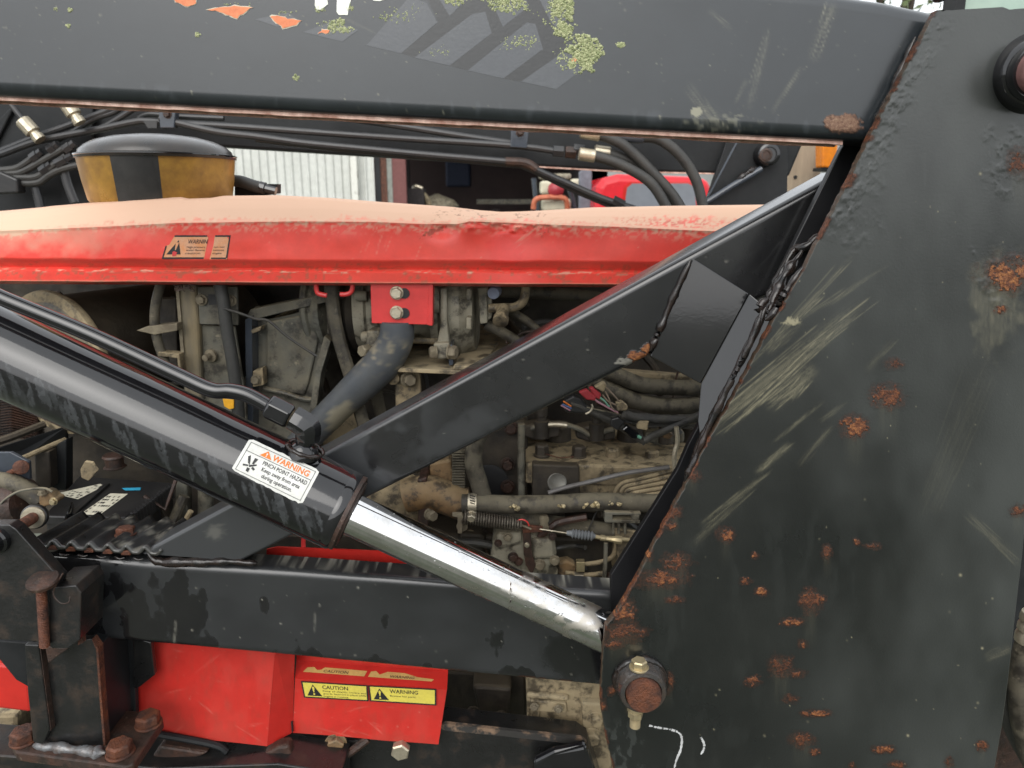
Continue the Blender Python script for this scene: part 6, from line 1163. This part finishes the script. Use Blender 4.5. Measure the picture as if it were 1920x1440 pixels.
sb('door_jamb', 703, 712, 0, 3.2, YS-.03, .12, DBLK); sb('rusty_strip', 712, 724, 0, 3.2, YS-.02, .06, RUST); sb('grey_strip', 724, 734, 0, 3.2, YS-.01, .06, mat('grey_trim', K(.24,.25,.22))); DRED = mat('dark_red_door', K(.17,.06,.055), K(.13,.05,.045), .6); sb('red_door', 734, 760, 0, 3.2, YS, .06, DRED)
DINT = mat('dark_interior', K(.05,.042,.04), K(.035,.03,.03), .8)
sb('back_wall', 600, 1500, 0, 3.4, YS+4.5, .1, mat('brown_back_wall', K(.09,.06,.055), K(.06,.045,.045), .8, scale=1)); obj('roof', box((-1.2, YS+2.2, 3.45), 5.6, 4.9, .1), DINT, shed, smooth=0); sb('side_wall', 1110, 1140, 0, 3.4, YS, 4.5, DINT); obj('shed_floor', box((.6, YS+2.3, .02), 6, 4.4, .02), DINT, shed, smooth=0); sb('inner_post', 760, 766, 0, 3.4, YS+1.5, .1, DINT)
sb('front_wall', 1105, 1900, 0, 2.2, YS, .08, mat('grey_shed_wall', K(.30,.31,.30), K(.22,.23,.22), .7, scale=1)); sb('lintel', 700, 1120, 2.5, 3.5, YS-.02, .1, SHD)
def yz(py, Y): return P(960, py, Y).z
gc = thing('fuel_can', 'small red and yellow can with a nozzle in the shed doorway', 'can', (P(775, 380, 8.6).x, 8.6, 0)); kk = mpx(370, 8.6)
obj('stand', box((P(775, 0, 8.6).x if False else Parr(775, 370, 8.6)[0], 8.6, yz(430, 8.6)/1), 44*kk, .2, .9), DINT, gc, smooth=0); obj('can_body', box(P(776, 374, 8.58), 24*kk, .14, 20*kk), mat('can_red', K(.42,.08,.05), K(.45,.33,.12), .5, scale=3), gc, smooth=0, bevel=.01); obj('nozzle', tube([P(775, 364, 8.58), P(778, 350, 8.58), P(792, 354, 8.58)], .025, 8), ZINC, gc); obj('handle', tube([P(788, 358, 8.58), P(800, 372, 8.58), P(805, 385, 8.58)], .03, 8), TAN, gc)
wb = thing('workbench', 'grey workbench deep inside the shed doorway', 'workbench', (P(930, 380, 10).x, 10, 0)); obj('top', box(P(960, 378, 10), .9, .6, .06), SHR, wb, smooth=0); obj('leg', box((P(930, 380, 10).x, 10, .6), .08, .5, 1.2), DINT, wb, smooth=0); obj('leg', box((P(1000, 380, 10).x, 10, .6), .08, .5, 1.2), DINT, wb, smooth=0)
tag(obj('storage_bin', box(P(860, 318, 11.5), .36, .4, .5), mat('dark_blue_bin', K(.03,.04,.075), None, .6), None, smooth=0, bevel=.03), 'dark blue bin high in the shed', 'bin'); tag(obj('sack', lathe((P(820, 385, 9).x, 9, 1.1), (0, 0, 1), [(0, .22), (.15, .26), (.22, .2), (.27, .06), (.29, .02)], 16), ALU, None), 'pale grey sack beside the small can', 'sack')
pw = thing('pressure_washer', 'small engine pressure washer with cream tank and red starter', 'pressure washer', (P(1040, 390, 6).x, 6, 0)); kw = mpx(360, 6.0)
def w3(x, y, dy=0): return P(x, y, 6.0+dy)
CREAM = mat('cream_plastic', K(.60,.57,.42), K(.48,.45,.34), .5, scale=4); obj('tank', box(w3(1025, 352), 26*kw, .2, 24*kw), CREAM, pw, smooth=0, bevel=.02); obj('engine_case', box(w3(1042, 385), 54*kw, .25, 26*kw), CREAM, pw, smooth=0, bevel=.03); obj('starter', lathe(w3(1042, 356, -.12), (0, -1, 0), [(0, 15*kw), (.05, 14*kw), (.07, 9*kw), (.08, 0)], 20), mat('starter_red', K(.35,.03,.04), None, .4), pw); obj('air_box', box(w3(1078, 345), 20*kw, .15, 18*kw), CREAM, pw, smooth=0, bevel=.02); obj('muffler', box(w3(1040, 331), 60*kw, .14, 10*kw), ALU, pw, smooth=0, bevel=.015)
for pth in ([(1001, 334), (1004, 365), (1010, 400), (1010, 800)], [(1066, 350), (1074, 375), (1078, 400), (1078, 800)]): obj('frame_tube', tube([w3(*p) for p in pth], .02, 8, 0), STRUT, pw)
obj('hose', tube([w3(1000, 392, -.15), w3(1004, 375, -.16), w3(1022, 370, -.17), w3(1058, 372, -.17), w3(1064, 392, -.15)], .02, 8), mat('orange_hose', K(.55,.16,.08), None, .5), pw); obj('base', box((w3(1042, 400).x, 6, .5), .4, .4, 1.0), DINT, pw, smooth=0)
gp_ = obj('steel_post', prism([(1086, 322), (1092, 318), (1110, 318), (1110, 900), (1086, 900)], 5.6, .08), mat('blue_grey_post', K(.16,.17,.20), None, .6), None, smooth=0, bevel=.01); tag(gp_, 'blue grey steel post left of the red cab', 'post')
rv = thing('red_truck_cab', 'bright red vehicle cab with grey rear window behind the hoses', 'vehicle', (P(1225, 390, 5.2).x, 5.4, 0))
RV = mat('red_vehicle_paint', K(.60,.012,.022), K(.55,.012,.02), .25, .3, scale=2); obj('cab', prism([(1112, 420), (1118, 350), (1130, 334), (1160, 326), (1310, 331), (1334, 340), (1336, 900), (1112, 900)], 5.3, .8), RV, rv, smooth=0, bevel=.05, segs=4)
obj('rear_window', prism([(1176, 352), (1186, 344), (1290, 344), (1302, 350), (1306, 392), (1170, 392)], 5.292, .01), mat('grey_window_glass', K(.20,.21,.23), K(.15,.16,.18), .12, .2, scale=2), rv, smooth=0); obj('window_seal', prism([(1170, 350), (1182, 341), (1294, 341), (1308, 348), (1312, 396), (1164, 396)], 5.297, .006), RED, rv, smooth=0)
WOOD = mat('weathered_wood', K(.38,.30,.21), K(.28,.22,.16), .75, .9, scale=8, bump=.4, bscale=40, stretch=(6, 6, .6)); wp = thing('wooden_post', 'weathered wooden post right of the far loader frame', 'post', (P(1508, 300, 2.6).x, 2.65, 0)); a = P(1479, 300, 2.6).x; b = P(1541, 300, 2.6).x; obj('post', box(((a+b)/2, 2.65, .85), b-a, .1, 1.7), WOOD, wp, smooth=0, bevel=.004); obj('nail', lathe(P(1491, 332, 2.6), (0, -1, 0), [(0, .006), (.003, .006)], 10), INK, wp)
al = thing('amber_lamp', 'orange amber marker lamp right of the wooden post', 'lamp', P(1555, 322, 2.5)); obj('lens', prism([(1542, 262), (1572, 262), (1570, 316), (1542, 314)], 2.48, .06), DUSTA, al, smooth=0, bevel=.006); obj('lens_rim', prism([(1540, 314), (1572, 316), (1572, 322), (1540, 320)], 2.475, .07), DBLK, al, smooth=0); obj('lamp_stem', box((P(1556, 330, 2.5).x, 2.51, .68), .03, .03, 1.36), DBLK, al, smooth=0)
# tree and cab glass at the upper right
td = thing('tree', 'leafy tree glimpsed against the sky at the top right', 'tree', (4.6, 9.5, 0)); BARK = mat('bark', K(.08,.06,.045), None, .9, bump=.5); obj('trunk', tube([(4.6, 9.5, 0), (4.62, 9.5, 1.5), (4.55, 9.5, 2.6), (4.7, 9.4, 4.2)], [.16, .13, .1, .04], 10), BARK, td)
for i in range(7): aa = i*.9; obj('limb', tube([(4.6, 9.5, 2.0+.25*i), (4.6+.7*math.cos(aa), 9.5+.7*math.sin(aa), 2.7+.3*i), (4.6+1.4*math.cos(aa), 9.5+1.4*math.sin(aa), 3.1+.35*i)], [.05, .03, .012], 6), BARK, td)
mb = MB(); rnd = random.Random(5)
for _ in range(4200):
    u = rnd.random()**.33; a1 = rnd.uniform(0, 6.283); cz = rnd.uniform(-1, 1); r_ = math.sqrt(1-cz*cz); c = Vector((4.6+2.0*u*r_*math.cos(a1), 9.5+1.6*u*r_*math.sin(a1), 3.7+1.7*u*cz)); 
    if math.sin(c.x*5.1)+math.sin(c.z*6.3+c.y*4) < -.5: continue
    t1 = Vector((rnd.gauss(0, 1), rnd.gauss(0, 1), rnd.gauss(0, 1))).normalized(); t2 = t1.orthogonal().normalized(); s_ = rnd.uniform(.025, .05); mb.add([tuple(c-t1*s_*1.4), tuple(c+t2*s_*.6), tuple(c+t1*s_*1.4), tuple(c-t2*s_*.6)], [(0, 1, 2, 3)])
obj('crown', mb, mat('leaves', K(.10,.13,.045), K(.06,.09,.03), .6, .8, scale=3), td, smooth=0)
cb = thing('tractor_cab', 'black cab pillar and pale green window at the top right corner', 'cab', P(1860, 200, 1.75)); obj('pillar', prism([(1838, -400), (1852, -400), (1818, -60), (1808, 30), (1800, 30), (1760, 400), (1748, 400)], 1.7, .05), DBLK, cb, smooth=0); obj('window', prism([(1816, -400), (2500, -400), (2500, 330), (1776, 330)], 1.72, .006), mat('green_tinted_glass', K(.30,.42,.36), K(.36,.44,.36), .08, .15, scale=2), cb, smooth=0); obj('sill', prism([(1740, 300), (2500, 300), (2500, 1700), (1740, 1700)], 1.69, .1), DBLK, cb, smooth=0)
tag(obj('mirror_knob', lathe(P(1755, -2, 1.3), (0, -1, 0), [(0, .006), (.01, .008), (.02, .008), (.024, 0)], 16), DBLK, None), 'small black knob above the end of the loader arm', 'knob')
